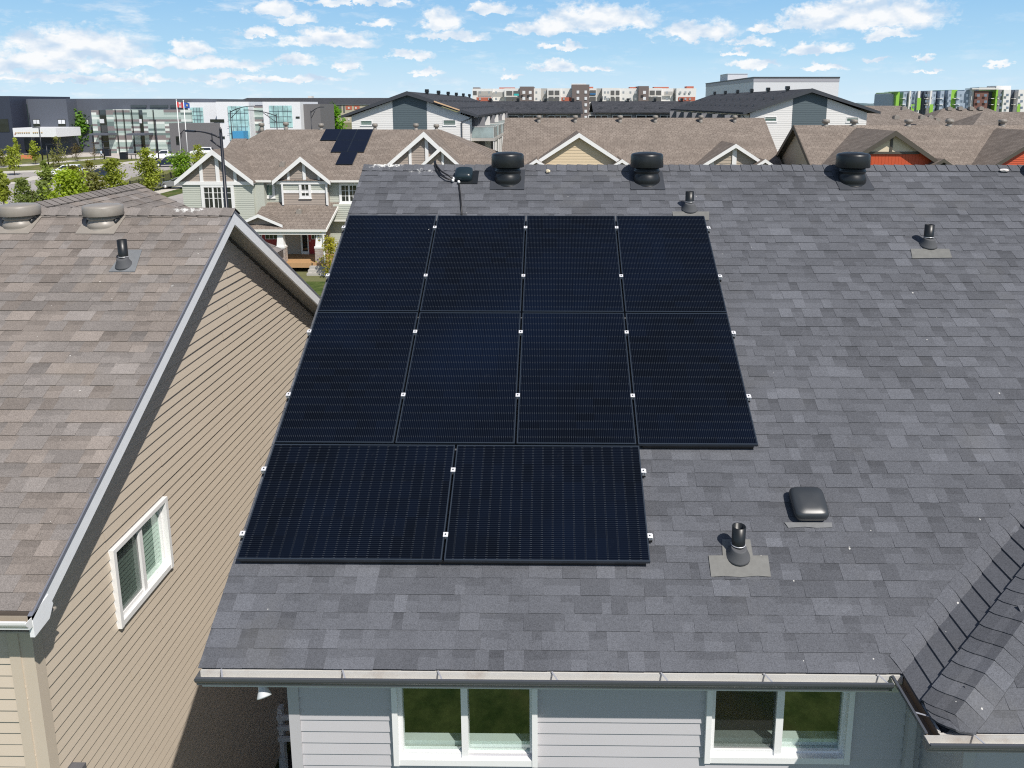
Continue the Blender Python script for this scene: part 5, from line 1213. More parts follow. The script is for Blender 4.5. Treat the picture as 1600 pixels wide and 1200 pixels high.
for (u0, u1, v0) in ((739, 749, 136.5), (780, 804, 136.6), (921, 927, 135.5), (984, 1000, 136), (1022, 1045, 135.8), (1073, 1084, 134.8)): slab(tG, "roof_parapet", u0, u1, v0, YG+6, 6, M_apr if u0 > 770 else M_apb, 12)
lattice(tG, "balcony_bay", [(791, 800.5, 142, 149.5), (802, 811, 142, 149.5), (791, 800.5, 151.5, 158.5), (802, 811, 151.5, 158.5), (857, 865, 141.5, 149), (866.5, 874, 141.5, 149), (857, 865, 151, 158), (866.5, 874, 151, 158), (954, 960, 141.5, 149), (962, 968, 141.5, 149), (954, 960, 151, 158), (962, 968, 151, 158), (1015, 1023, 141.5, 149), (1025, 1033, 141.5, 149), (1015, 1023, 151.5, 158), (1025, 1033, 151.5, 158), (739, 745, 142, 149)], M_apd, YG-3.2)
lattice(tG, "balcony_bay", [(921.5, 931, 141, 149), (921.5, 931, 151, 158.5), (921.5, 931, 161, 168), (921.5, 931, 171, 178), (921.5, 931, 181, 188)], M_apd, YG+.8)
lattice(tG, "grey_panel", [(770, 787, 144, 151.5), (747, 769, 142.5, 149.8), (1038, 1051, 143, 149)], M_apg, YG-.2)
lattice(tG, "brick_panel", [(744.5, 768, 152, 159), (877, 893, 152, 159), (1060, 1086, 151.5, 158)], M_apr, YG-2.2)
lattice(tG, "balcony_front", [(803, 810.5, 146.4, 149.6)], mat("teal_glass", (.04, .42, .42), .3), YG-3.5)
lattice(tG, "balcony_front", [(922, 930.8, 145.5, 148)], mat("blue_glass", (.05, .16, .34), .3), YG+.6)
wl_ = []
for u in (750, 764, 775, 838, 851, 881, 945, 950, 974, 985, 993, 1042, 1063, 1071, 1078):
    for v in (143, 153): wl_.append((u-1.5, u+1.5, v-.3, v+3.4))
lattice(tG, "window", wl_, glass_dark("far_pane", (.20, .21, .22)), YG-2.4)
lattice(tG, "window", [(u-2.2, u+2.2, v, v+4.6) for u in (818.5, 828.5, 1007) for v in (142, 151.5)]+[(u-2, u+2, v, v+4.6) for u in (903, 915.3) for v in (141.5, 151.5, 161.5, 171.5, 181)], M_ltblue, YG-4.2)

# ================================================================== RIGHT SKYLINE APARTMENTS (blue, green, white and brick)
tR = thing("apartment_building", "apartment building with lime green, blue grey and white stripes on the right skyline", "apartment building", (at(1500, 150, 350).x, 350, 0))
M_lime = mat("lime_panel", (.25, .50, .06), .5); M_bg = mat("bluegrey_panel", (.34, .41, .50), .5); M_navy = mat("dark_bay", (.07, .09, .12), .5); M_brk = mat("brown_brick", (.16, .075, .06), .7)
def bay(u0, u1, v0, m, dy=0, name="wall"): slab(tR, name, u0, u1, v0, 350+dy, 20-dy, m)
seq = [(1393, 1395.5, 145.5, M_apw, 2), (1395.5, 1401, 147, M_bg, 0), (1401, 1406, 144, M_lime, -2), (1406, 1412, 145, M_navy, 3), (1412, 1418, 143.5, M_bg, -1), (1418, 1421.5, 144, M_navy, 3), (1421.5, 1424, 142, M_apw, -2), (1424, 1430, 143.5, M_bg, 0), (1430, 1435, 142.5, M_bg, -1), (1435, 1438.5, 142, M_apw, -2), (1438.5, 1444, 143.5, M_navy, 2), (1444, 1454, 142.5, M_navy, 1), (1454, 1457, 141.5, M_apw, -2), (1457, 1463, 143, M_bg, 0), (1463, 1470, 142.5, M_navy, 2), (1470, 1476, 141.5, M_bg, -1), (1476, 1482, 142.5, M_navy, 1), (1482, 1487, 141, M_bg, -2), (1487, 1496, 140.3, M_lime, 0), (1496, 1507, 142, M_bg, -1), (1507, 1519, 141, M_bg, 1), (1519, 1524, 140, M_apw, -1), (1524, 1545, 142, M_brk, -2), (1545, 1557, 143, M_navy, 1), (1557, 1560, 140, M_lime, -2), (1560, 1569, 140, M_greyw, -1), (1569, 1580, 140, M_apw, -2), (1580, 1592, 141, M_navy, 1), (1592, 1640, 140, M_apw, -2)]
for s_ in seq: bay(*s_)
slab(tR, "parapet", 1519, 1560, 139.6, 347, 6, M_apw, 17.1)
slab(tR, "parapet", 1391, 1406, 143.6, 347, 6, M_lime, 15.6)
for u0, u1 in ((1530, 1555), (1557, 1580)): slab(tR, "plant_room", u0, u1, 136.5 if u0 == 1530 else 134, 362, 8, M_apg if u0 == 1530 else M_apw, 16)
wl_ = [(u-2, u+2, v, v+4) for u in (1528.5, 1540) for v in (147, 157)]+[(u-1.8, u+1.8, v, v+3.8) for u in (1563, 1574, 1596) for v in (146.5, 156.5, 166.5)]+[(u-1.2, u+1.2, v, v+4) for u in (1414.5, 1427, 1447, 1451, 1460, 1473, 1484, 1501, 1511) for v in (147, 156, 165)]
lattice(tR, "window", wl_, glass_dark("blue_pane", (.10, .13, .17)), 347.3)
lattice(tR, "balcony_slab", [(a, b_, v, v+.9) for (a, b_) in ((1406, 1412), (1418, 1421), (1444, 1454), (1463, 1470), (1487, 1496), (1545, 1557), (1580, 1592)) for v in (153.5, 163)], M_apw, 350.5, d=2)
lattice(tR, "green_panel", [(1433.5, 1437.5, 153, 172), (1453, 1457, 163, 178), (1424, 1428, 163, 174), (1590, 1593, 163, 178)], M_lime, 347.4)

# ================================================================== BROWN HIP ROOFS BEFORE THAT
def hiphouse(label, pts_ridge, eave, Yr, Yf, zr, ze, xl, xr_, el, er):
    t = thing("house", label, "house", ((xl+xr_)/2, Yr, 0))
    b = MB(); Yb = 2*Yr-Yf
    b.poly([(el, Yf, ze), (er, Yf, ze), (xr_, Yr, zr), (xl, Yr, zr)]); b.poly([(er, Yb, ze), (el, Yb, ze), (xl, Yr, zr), (xr_, Yr, zr)]); b.poly([(el, Yb, ze), (el, Yf, ze), (xl, Yr, zr)]); b.poly([(er, Yf, ze), (er, Yb, ze), (xr_, Yr, zr)])
    b.build("roof", M_roofH, t); w = MB(); w.box((el+.4, Yf+.4, 0), (er-.4, Yb-.4, ze-.02)); w.build("wall", M_beige, t); return t
def hh(label, u0, u1, v, Yr, run, drop, ul=None):
    a, c = at(u0, v, Yr), at(u1, v, Yr); hiphouse(label, None, None, Yr, Yr-run, a.z, a.z-drop, a.x, c.x, a.x-run*.9, c.x+run*.9)
hh("brown hip roofed house at the left of the right hand rooftops", 1350, 1407, 165.2, 95, 8.5, 4.4)
hh("broad brown hip roof below the striped apartments", 1473, 1544, 169.5, 100, 9.5, 4.6)
hh("brown hip roof nearest the right picture edge", 1536, 1640, 174.8, 78, 7.5, 3.9)
for u, v, Y, lb in ((1412, 170.5, 91.5, "near the peak of the left brown hip roof"), (1400, 184.5, 88.5, "low on the left brown hip roof"), (1440, 184.5, 90, "right side of the left brown hip roof"), (1453, 184.5, 93, "in the valley between two brown hip roofs"), (1464, 188.5, 93, "low on the broad brown hip roof, left one"), (1483, 189, 93, "low on the broad brown hip roof, right one"),
                    (1483, 171, 99.6, "first along the broad brown ridge"), (1500, 170.5, 99.6, "second along the broad brown ridge"), (1517, 170.5, 99.6, "third along the broad brown ridge"), (1532, 170.5, 99.6, "last along the broad brown ridge")):
    small_box(u, v, Y, f"small vent {lb}", w=.55, h=.28)

# ================================================================== LONG GREY APARTMENT BLOCK (left of centre, far)
tJ = thing("apartment_building", "long apartment block with dark hip roof, beige walls and red upper panels", "apartment building", (at(500, 170, 430).x, 430, 0))
YJ = 430.0; xa, xb = at(352, 165, YJ).x, at(600, 165, YJ).x; zr, ze = at(400, 153, YJ+9).z, at(400, 163.5, YJ).z
b = MB(); b.poly([(xa, YJ, ze), (xb+30, YJ, ze), (xb+10, YJ+9, zr), (xa+9, YJ+9, zr)]); b.poly([(xa, YJ+18, ze), (xa, YJ, ze), (xa+9, YJ+9, zr)]); b.poly([(xb+30, YJ+18, ze), (xa, YJ+18, ze), (xa+9, YJ+9, zr), (xb+10, YJ+9, zr)]); b.build("roof", M_roofD, tJ)
b = MB(); b.box((xa+.6, YJ+.6, 0), (xb+29, YJ+17, ze-.1)); b.build("wall", mat("beige_stucco", (.44, .40, .30), .7), tJ)
lattice(tJ, "red_panel", [(502, 513, 165, 172), (518, 524, 165, 171), (540, 550, 165, 171.5), (553, 562, 165, 171)], M_apr, YJ+.5)
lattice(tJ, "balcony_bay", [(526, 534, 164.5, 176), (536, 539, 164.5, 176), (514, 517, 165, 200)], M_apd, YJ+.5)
lattice(tJ, "window", [(u-1.3, u+1.3, v, v+3) for u in (506, 511, 545, 556) for v in (167, 176, 185, 193)], mat("white_sash", (.6, .6, .58), .4), YJ+.4)
slab(tJ, "lift_tower", 481, 487, 150, YJ+9, 4, M_apw, 12)

# ================================================================== SCHOOL
M_char = mat("charcoal_cladding", (.098, .108, .135), .5, var=.05); M_navyc = mat("navy_cladding", (.035, .042, .065), .5, var=.05); M_teal = glass_dark("teal_glazing", (.26, .41, .41), 1.5, .08)
M_scw = mat("school_white", (.74, .75, .77), .5, var=.02); M_blk = mat("grey_block_wall", (.15, .145, .15), .8, var=.1); M_str = stripe_mat()
tS = thing("school", "long charcoal school with banded panels, white blocks and teal glazing behind the parking lot", "school", (at(200, 200, 165).x, 165, 0))
def sbox(name, u0, u1, v0, Y, dep, m, v1=None, par=None):
    a, c = at(u0, v0, Y), at(u1, v0, Y); z0 = 0 if v1 is None else at(u0, v1, Y).z; b = MB(); b.box((a.x, Y, z0), (c.x, Y+dep, a.z)); return b.build(name, m, par or tS)
sbox("wall", -80, 14, 150, 158, 20, M_navyc); sbox("wall", 14, 44, 155, 163, 20, M_char); sbox("wall", 43, 103, 154.5, 161, 24, M_char); sbox("wall", 103, 312, 154.2, 164.5, 24, M_char)
w = sbox("entrance_glazing", 17, 42, 163, 162.9, .08, glass_dark("hall_glass", (.02, .035, .035)), 199)
for v in (172, 182, 193): sbox("mullion", 17, 42, v, 162.8, .06, M_char, v+.6, w)
w = sbox("window", -20, 12, 186, 157.9, .08, M_dg, 206)
for (u0, u1, v0, v1) in ((51, 61.5, 186.5, 198), (90, 101.5, 186.5, 198), (107.5, 122.5, 186, 198), (125, 138, 186.5, 197.5), (94.5, 104, 218.5, 228)):
    Yw = 160.9 if u1 < 103 else 164.4
    w = sbox("window", u0, u1, v0, Yw, .08, M_dg, v1); b = v0+(v1-v0)*.6
    if v0 < 200: sbox("blind", u0+.6, (u0+u1)/2-.4, v0+.8, Yw-.06, .05, M_ltblue, b, w); sbox("blind", (u0+u1)/2+.4, u1-.6, v0+.8, Yw-.06, .05, M_ltblue, b, w)
cn = sbox("entrance_canopy", 19.5, 87, 200, 153, 8, M_scw, 214)
sbox("soffit", 20, 86.5, 214.1, 153.1, 7.8, M_apb, 214.6)
for k, uu in enumerate((23.5, 27, 30, 33.5, 37, 40.5, 44, 51, 54, 57, 60.5, 64)): sbox("sign_letter", uu, uu+1.9, 206.6-.04*k, 152.9, .09, mat("gold_letter", (.48, .36, .2), .5), 208.4-.04*k, cn)
sbox("sign_dot", 22.5, 24, 208.8, 152.9, .09, M_apr, 210.2, cn)
sbox("entrance", 22, 48, 215, 160.8, .1, M_dg, 234); sbox("entrance", 50, 84, 215, 160.9, .08, mat("dark_entry", (.03, .03, .045), .5), 233)
for (u0, u1, v0) in ((142, 153, 172), (165, 178, 171), (181, 190, 171), (193, 203, 171), (206, 215, 171), (222, 237, 171), (240, 297, 171.5)): sbox("banded_panel", u0, u1, v0, 162.0, 2.4, M_str)
for (u0, u1) in ((153, 165), (178, 181), (190, 193), (203, 206), (215, 222), (237, 240)): sbox("glass_slot", u0, u1, 172, 162.3, 2.1, M_dg)
for (u0, u1) in ((155, 162), (217, 221)): sbox("pale_blind", u0, u1, 186, 162.2, .08, M_ltblue, 192.5)
for (u0, u1) in ((204, 228), (234, 262), (266, 292)): sbox("window", u0, u1, 164.2, 164.3, .15, M_dg, 168)
for (u0, u1) in ((139, 168), (197, 226)): sbox("door_canopy", u0, u1, 208.5, 158.5, 3.4, M_char, 211.5)
sbox("block_wall", 264, 341, 192.5, 159, 5.5, M_blk)
sbox("window", 274.5, 280, 213, 158.9, .08, M_dg, 226)
sbox("white_wall", 293, 356, 160, 163, 10, M_scw); sbox("white_wall", 337, 388.5, 159, 159.8, 10, M_scw)
def glazing(u0, u1, v0, v1, Y, nx, ny):
    w = sbox("glazing", u0, u1, v0, Y, .08, M_teal, v1)
    for k in range(1, nx): sbox("mullion", u0+(u1-u0)*k/nx-.2, u0+(u1-u0)*k/nx+.2, v0, Y-.06, .05, M_char, v1, w)
    for k in range(1, ny): sbox("mullion", u0, u1, v0+(v1-v0)*k/ny-.2, Y-.09, .04, M_char, v0+(v1-v0)*k/ny+.2, w)
glazing(297, 316.5, 168, 193, 162.8, 4, 4); glazing(355.5, 387.5, 166, 219, 159.6, 5, 5); glazing(420, 455.5, 165, 199, 157.9, 5, 4)
sbox("window", 328, 350, 186.3, 159.7, .08, M_dg, 191.5); sbox("window", 342, 351, 213, 159.7, .08, M_dg, 217)
sbox("entrance_wall", 363, 380, 205, 157, 2.5, mat("blue_panel", (.06, .28, .5), .4)); sbox("wall", 388.5, 411, 164, 163, 8, M_char); sbox("banded_panel", 395, 411, 166, 162.4, .7, M_str); sbox("glass_slot", 390, 394, 166, 162.3, .7, M_dg)
sbox("white_wall", 410, 468.5, 159, 158, 12, M_scw); sbox("window", 462, 468, 182, 157.9, .08, M_dg, 185)
sbox("block_wall", 468.5, 500, 162.5, 160, 10, M_blk)

# ================================================================== TREES
def tube_limbs(b, p0, h, r, q, n, spread):
    b.tube([p0, p0+V((0, 0, h*.4)), p0+V((q.uniform(-.04, .04)*h, q.uniform(-.04, .04)*h, h*.9))], [r, r*.75, r*.25], 7)
    for k in range(n):
        z = h*q.uniform(.25, .75); a = q.uniform(0, 2*pi); l = spread*q.uniform(.4, .8)
        b.tube([p0+V((0, 0, z)), p0+V((cos(a)*l*.5, sin(a)*l*.5, z+l*.45)), p0+V((cos(a)*l, sin(a)*l, z+l*.8))], [r*.4, r*.28, r*.1], 5)
def tree(name, label, p, h, w, col, seed, base=.2, n=900, leaf=.16, shape='oval', group=None, clump=22):
    q = random.Random(seed); p = V((p.x, p.y, 0)); t = thing(name, label, "tree", p, group)
    b = MB(); tube_limbs(b, p, h, max(.03, h*.014), q, 7, w*.5); b.build("trunk", M_bark, t)
    b = MB(); cs = []; n = int(n*1.5)
    for k in range(clump):
        f = q.uniform(base, 1.0); g_ = (f-base)/(1-base)
        prof = {'oval': sqrt(max(0, 1-(2*g_-.9)**2))*.95, 'cone': (1-g_)**.8, 'bush': sqrt(max(0, 1-g_*g_))}[shape]
        a = q.uniform(0, 2*pi); rr = w/2*prof*q.uniform(.25, 1.0); cs.append((V((cos(a)*rr, sin(a)*rr, h*f)), q.uniform(.55, 1.15), (.10+.12*prof)*w*q.uniform(.7, 1.3)))
    for k in range(n):
        c, tn, sg = q.choice(cs); d = V((q.gauss(0, 1), q.gauss(0, 1), q.gauss(0, .8)))*sg
        if shape == 'cone': d.z *= .5
        ctr = p+c+d
        if ctr.z < .1: continue
        nn = V((q.uniform(-1, 1)+.25, q.uniform(-1, 1)-.35, q.uniform(.1, 1.3))).normalized(); u = nn.cross(V((q.uniform(-1, 1), q.uniform(-1, 1), q.uniform(-1, 1)))).normalized(); v = nn.cross(u); s = leaf*q.uniform(.6, 1.3)
        tt = tn*q.uniform(.75, 1.2); b.poly([ctr-u*s-v*s*.35, ctr+v*s*-.6, ctr+u*s, ctr+v*s*.6], tt)
    b.build("crown", leaf_mat(name+"_leaves_%02d" % int(col[0]*1000), col), t, attr=True); return t
YGN = (.36, .42, .06); LIME = (.36, .47, .04); OLV = (.26, .27, .08); DKG = (.055, .09, .022); SPR = (.26, .33, .10)
TG = "young trees by the parking lot"
def gt(u, v, vt, wpx, label, col, seed, name="young_tree", **k):
    p = atg(u, v); h = at(u, vt, p.y).z; return tree(name, label, p, max(1, h), wpx*.86*p.y/1192, col, seed, **k)
gt(23, 274, 226, 17, "slender yellow green tree at the left edge beside the entrance walk", YGN, 1, group=TG, n=500)
gt(29, 262, 217, 11, "thin upright tree behind the slender left one, before the navy wall", YGN, 2, group=TG, n=350)
gt(56, 257, 222, 14, "yellow green tree straight below the white entrance canopy", YGN, 3, group=TG, n=450)
gt(2, 262, 236, 26, "dark low bush at the left edge under the navy wall", OLV, 4, name="bush", base=.05, shape='bush', n=400)
gt(93, 261, 215, 22, "sparse olive tree behind the white car", OLV, 5, group=TG, n=420, leaf=.13)
gt(84, 262, 237, 12, "small sparse olive tree left of the twin lamp posts' footpath", OLV, 6, group=TG, n=220, leaf=.12)
gt(121, 252, 226, 16, "brownish sparse sapling by the dark bin on the plaza", (.15, .12, .04), 7, group=TG, n=260, leaf=.12)
gt(148, 250, 222, 13, "nearly bare sapling before the banded wall", (.20, .16, .09), 8, group=TG, n=130, leaf=.1)
gt(8, 333, 266, 17, "slim leafy young tree at the left edge above the taupe vent", YGN, 9, group=TG, n=650, base=.3)
gt(76, 322, 253, 22, "tall pale green tree rising beside the spruces", (.30, .38, .09), 10, group=TG, n=600)
gt(39, 328, 281, 32, "young spruce left of the green bushes", SPR, 11, name="spruce_tree", base=.04, shape='cone', n=1300, leaf=.13, clump=60)
gt(71, 326, 285, 30, "second young spruce, right behind the tall pale tree", SPR, 12, name="spruce_tree", base=.04, shape='cone', n=1100, leaf=.13, clump=60)
gt(52, 322, 300, 20, "small brownish spruce between the two young spruces", (.09, .085, .03), 13, name="spruce_tree", base=.04, shape='cone', n=600, leaf=.12, clump=40)
gt(112, 326, 273, 52, "big bright lime bush before the white car", LIME, 14, name="bush", base=.03, shape='bush', n=2600, leaf=.17, clump=50)
gt(118, 305, 262, 30, "yellow leaved tree behind the lime bush", (.21, .21, .03), 15, group=TG, n=900, base=.1)
gt(147, 312, 268, 34, "olive tree with dark stems between the lime bush and the parked dark car", OLV, 16, group=TG, n=1000, base=.08)
gt(141, 278, 252, 20, "small golden sapling behind the olive tree", (.21, .19, .04), 17, group=TG, n=260)
gt(181, 310, 249, 30, "leafy lime tree beside the brown roof peak", LIME, 18, group=TG, n=1500, base=.06)
gt(234, 299, 233, 30, "lime tree growing at the black iron fence", LIME, 19, group=TG, n=1500, base=.1)
gt(284, 284, 230, 30, "bright green tree behind the left white gable", (.24, .40, .04), 20, group=TG, n=1600, base=.05)
gt(311, 262, 229, 22, "small lime tree just left of the white gable peak", LIME, 21, group=TG, n=600)
gt(129, 238, 169, 36, "large dark green tree against the charcoal school wall", (.17, .34, .045), 22, name="broadleaf_tree", n=2400, base=.06, leaf=.42, clump=60)
gt(184, 237, 190, 34, "pale birch cluster before the banded school panels", (.24, .31, .07), 23, name="birch_tree", n=1300, base=.12, leaf=.28)
gt(245, 238, 187, 26, "birch left of the flagpoles, before the grey block wall", (.22, .27, .07), 24, name="birch_tree", n=800, base=.12, leaf=.28)
gt(261, 238, 186, 22, "birch nearest the flagpoles", (.24, .29, .08), 25, name="birch_tree", n=600, base=.12, leaf=.28)
p = at(519, 200, 190); tree("broadleaf_tree", "bright green tree behind the sage townhouse ridge, before the beige apartment block", V((p.x, p.y, 0)), at(519, 169, 190).z, 28*190/1192, (.16, .36, .02), 26, n=1800, base=.3, leaf=.4, clump=34)
p = at(515, 420, 45.2); tree("young_tree", "small yellow green tree beside the porch column of the sage townhouse", V((p.x, p.y, 0)), at(515, 370, 45.2).z, .95, (.42, .40, .04), 27, n=700, base=.12, leaf=.07)

# ================================================================== STREET FURNITURE
def lamp_arm(b, p, d, L, rise, r):
    d = V(d).normalized(); pts = [p+d*(L*f)+V((0, 0, rise*(1-(1-f)**2))) for f in (0, .2, .4, .6, .8, 1)]; b.tube(pts, [r, r, r*.9, r*.8, r*.7, r*.6], 7); return pts
t = thing("street_lamp", "tall black street lamp with curved arm and brace standing before the sage townhouse", "street lamp", at(347, 400, 30)); t.location.z = 0
p = V((at(345, 208, 30).x, 30, 0)); zt = at(345, 207, 30).z
b = MB(); b.tube([p, p+V((0, 0, .4)), p+V((0, 0, zt))], [.12, .105, .055], 10); b.tube([p, p+V((0, 0, .25))], .17, 10); b.build("pole", M_pole, t)
za = at(345, 214, 30).z; b = MB(); pts = lamp_arm(b, V((p.x, 30, za-.05)), (-1, 0, 0), 1.05, .27, .036)
b.tube([V((p.x, 30, at(345, 232, 30).z)), V((p.x-.42, 30, at(324, 219, 30).z))], .032, 7); b.tube([V((p.x-.36, 30, za+.16)), V((p.x-.36, 30, at(329, 221, 30).z))], .02, 6); b.build("arm", M_pole, t)
e = pts[-1]; b = MB(); b.obox(e+V((-.32, -.09, -.02)), (.36, 0, -.02), (0, .18, 0), (0, 0, .07)); b.build("lamp_head", M_pole, t)
b = MB(); b.lathe([(.05, 0), (.055, .12), (.02, .2)], (p.x, 30, zt), 8); b.build("photocell", M_pole, t)
def arch_lamp(u, vt, vb, Y, L, label, dirx):
    a = at(u, vt, Y); o = thing("street_lamp", label, "street lamp", (a.x, Y, 0), "dark arched lamps before the school")
    b = MB(); b.tube([(a.x, Y, 0), (a.x, Y, a.z)], [.13, .07], 8); b.build("pole", M_pole, o)
    b = MB(); q = lamp_arm(b, V((a.x, Y, a.z-.3)), (dirx, 0, 0), L, .9, .07); b.tube([(a.x, Y, a.z-1.3), (a.x+dirx*L*.45, Y, a.z+.2)], .05, 6); b.tube([(a.x+dirx*L*.28, Y, a.z-.35), (a.x+dirx*L*.28, Y, a.z+.15)], .04, 6); b.build("arm", M_pole, o)
    b = MB(); b.obox(q[-1]+V((-.4, -.15, -.06)), (.8, 0, 0), (0, .3, 0), (0, 0, .12)); b.build("lamp_head", M_pole, o)
arch_lamp(359.5, 172, 216, 120, 3.4, "dark arched lamp before the left teal glazing, arm to the right", 1)
arch_lamp(431.5, 178, 200, 120, 4.6, "dark arched lamp before the right teal glazing, arm to the left", -1)
arch_lamp(485.5, 173, 204, 130, 1.9, "dark lamp before the grey block wall right of the white school block", 1)
arch_lamp(281, 208, 236, 150, 1.2, "short dark lamp left of the flagpoles against the block wall", 1)
def post_lamp(u, vt, vb, label, arm=-1):
    p = atg(u, vb); zt = at(u, vt, p.y).z; o = thing("street_lamp", label, "street lamp", p, "slim dark lot lamps")
    b = MB(); b.tube([p, (p.x, p.y, zt)], [.11, .08], 8); b.build("pole", M_pole, o)
    b = MB(); b.obox((p.x+arm*1.0, p.y-.15, zt), (abs(arm)*1.0+.1 if arm < 0 else -1.1, 0, 0), (0, .3, 0), (0, 0, .12)); b.build("lamp_head", M_pole, o)
post_lamp(68.5, 200, 262, "slim dark lot lamp with a flat head reaching left, near the white entrance canopy")
post_lamp(76, 226, 258, "shorter slim dark lamp just right of the flat headed lot lamp", 1)
post_lamp(249, 188, 258, "slim dark lot lamp before the birches")
post_lamp(163.5, 222, 248.5, "slim dark lamp beside the walking person", 1)
# flags
def flagpole(u, vt, vb, label, cols, kind):
    Y = 140.0; a = at(u, vt, Y); o = thing("flagpole", label, "flagpole", (a.x, Y, 0))
    b = MB(); b.tube([(a.x, Y, 0), (a.x, Y, a.z)], [.10, .06], 8); b.lathe([(.1, 0), (.14, .08), (0, .2)], (a.x, Y, a.z), 8); b.build("pole", M_white, o)
    n = 8; W, Hh = 1.05, .95; z1 = a.z-.25
    for si, (f0, f1, m) in enumerate(cols):
        b = MB()
        for k in range(n):
            x0 = W*(f0+(f1-f0)*k/n); x1 = W*(f0+(f1-f0)*(k+1)/n); y = lambda x: .12*sin(x*5)
            b.poly([(a.x+.08+x0, Y+y(x0), z1-Hh-x0*.12), (a.x+.08+x1, Y+y(x1), z1-Hh-x1*.12), (a.x+.08+x1, Y+y(x1), z1-x1*.12), (a.x+.08+x0, Y+y(x0), z1-x0*.12)])
        b.build("flag_stripe" if len(cols) > 1 else "flag", m, o)
    b = MB(); cx_, cz = a.x+.08+W*.5, z1-Hh*.5-.06
    if kind == 'maple':
        pts = [(x*.7, z) for x, z in [(0, 1), (.18, .62), (.4, .72), (.33, .3), (.6, .52), (.68, .38), (.95, .42), (.82, .12), (.9, 0), (.45, -.35), (.5, -.5), (.06, -.45), (.06, -.9), (-.06, -.9), (-.06, -.45), (-.5, -.5), (-.45, -.35), (-.9, 0), (-.82, .12), (-.95, .42), (-.68, .38), (-.6, .52), (-.33, .3), (-.4, .72), (-.18, .62)]]
        b.prism([(cx_+x*.20, Y-.02, cz+z*.24) for x, z in pts], (0, -.01, 0)); b.build("maple_leaf", mat("flag_red", (.55, .02, .03), .7), o)
    else:
        b.prism([(cx_-.14, Y-.02, cz+.18), (cx_+.14, Y-.02, cz+.18), (cx_+.13, Y-.02, cz-.05), (cx_, Y-.02, cz-.22), (cx_-.13, Y-.02, cz-.05)], (0, -.01, 0)); b.build("shield", mat("flag_gold", (.6, .5, .25), .7), o)
fr_, fw_, fb_ = mat("flag_red", (.55, .02, .03), .7), mat("flag_white", (.8, .8, .8), .7), mat("flag_blue", (.03, .11, .45), .7)
flagpole(275.5, 157, 232, "white flagpole flying the red and white maple leaf flag", [(0, .25, fr_), (.25, .75, fw_), (.75, 1, fr_)], 'maple')
flagpole(286.5, 158, 238, "white flagpole flying a blue flag with a small shield", [(0, 1, fb_)], 'shield')
# iron fence
fe = thing("iron_fence", "black iron picket fence along the grass behind the brown roof", "fence", atg(240, 285))
fpts = [atg(192, 300), atg(226, 292), atg(240, 289), atg(253.5, 291.5-3), atg(266, 286), atg(300, 278)]
fpts = [atg(190, 303), atg(300, 277)]
A_, B_ = fpts; n = 9
for k in range(n+1):
    q = A_+(B_-A_)*k/n; b = MB(); b.box((q.x-.05, q.y-.05, 0), (q.x+.05, q.y+.05, 1.35)); b.build("post", M_pole, fe)
for k in range(n):
    q0, q1 = A_+(B_-A_)*k/n, A_+(B_-A_)*(k+1)/n; b = MB()
    for z in (.12, 1.2): b.beam(q0+V((0, 0, z)), q1+V((0, 0, z)), .035, .04)
    for j in range(1, 22): q = q0+(q1-q0)*j/22; b.box((q.x-.009, q.y-.009, .12), (q.x+.009, q.y+.009, 1.2))
    b.build("fence_panel", M_pole, fe)
# bins, rail, sign
for u, v, lb in ((107.5, 242, "dark bin on the plaza left of the sapling"), (168, 244, "dark bin on the plaza right of the walking person"), (194, 249.5, "dark bin at the left end of the bike rail")):
    p = atg(u, v); b = MB(); b.prism([(p.x-.55, p.y-.4, 0), (p.x+.55, p.y-.4, 0), (p.x+.62, p.y-.4, 1.25), (p.x-.62, p.y-.4, 1.25)], (0, .8, 0)); b.prism([(p.x-.66, p.y-.45, 1.255), (p.x+.66, p.y-.45, 1.255), (p.x+.4, p.y-.45, 1.42), (p.x-.4, p.y-.45, 1.42)], (0, .9, 0)); one(b, "litter_bin", M_pole, lb, "bin", p, "bins on the school plaza")
p0, p1 = atg(197, 249.5), atg(221, 249); br = thing("bike_rail", "long low dark rail beside the dark bin at the plaza edge", "rail", p0); b = MB(); b.beam(p0+V((0, 0, .95)), p1+V((0, 0, .95)), .1, .12); b.build("rail", M_pole, br)
for k in range(4): q = p0+(p1-p0)*(k+.2)/3.4; b = MB(); b.box((q.x-.05, q.y-.05, 0), (q.x+.05, q.y+.05, .9)); b.build("post", M_pole, br)
p = atg(38, 252); b = MB(); b.box((p.x-.9, p.y, .15), (p.x+.9, p.y+.08, 1.0)); b.box((p.x-.85, p.y, 0), (p.x-.78, p.y+.07, .149)); b.box((p.x+.78, p.y, 0), (p.x+.85, p.y+.07, .149)); 
p = atg(42, 250); b = MB(); b.box((p.x-1.1, p.y, .25), (p.x+1.1, p.y+.06, .95)); b.box((p.x-1.0, p.y+.001, 0), (p.x-.92, p.y+.059, .249)); b.box((p.x+.92, p.y+.001, 0), (p.x+1.0, p.y+.059, .249)); one(b, "barrier", mat("orange_mesh", (.62, .22, .10), .7), "faded orange barrier on the grass below the entrance canopy", "barrier", p)
p = atg(40.5, 237.5); b = MB(); b.lathe([(.35, 0), (.3, .1), (.12, .15), (.12, 1.5), (.16, 1.55), (.0, 1.62)], p, 10); one(b, "bollard", M_white, "white post by the dark school entrance", "bollard", p)

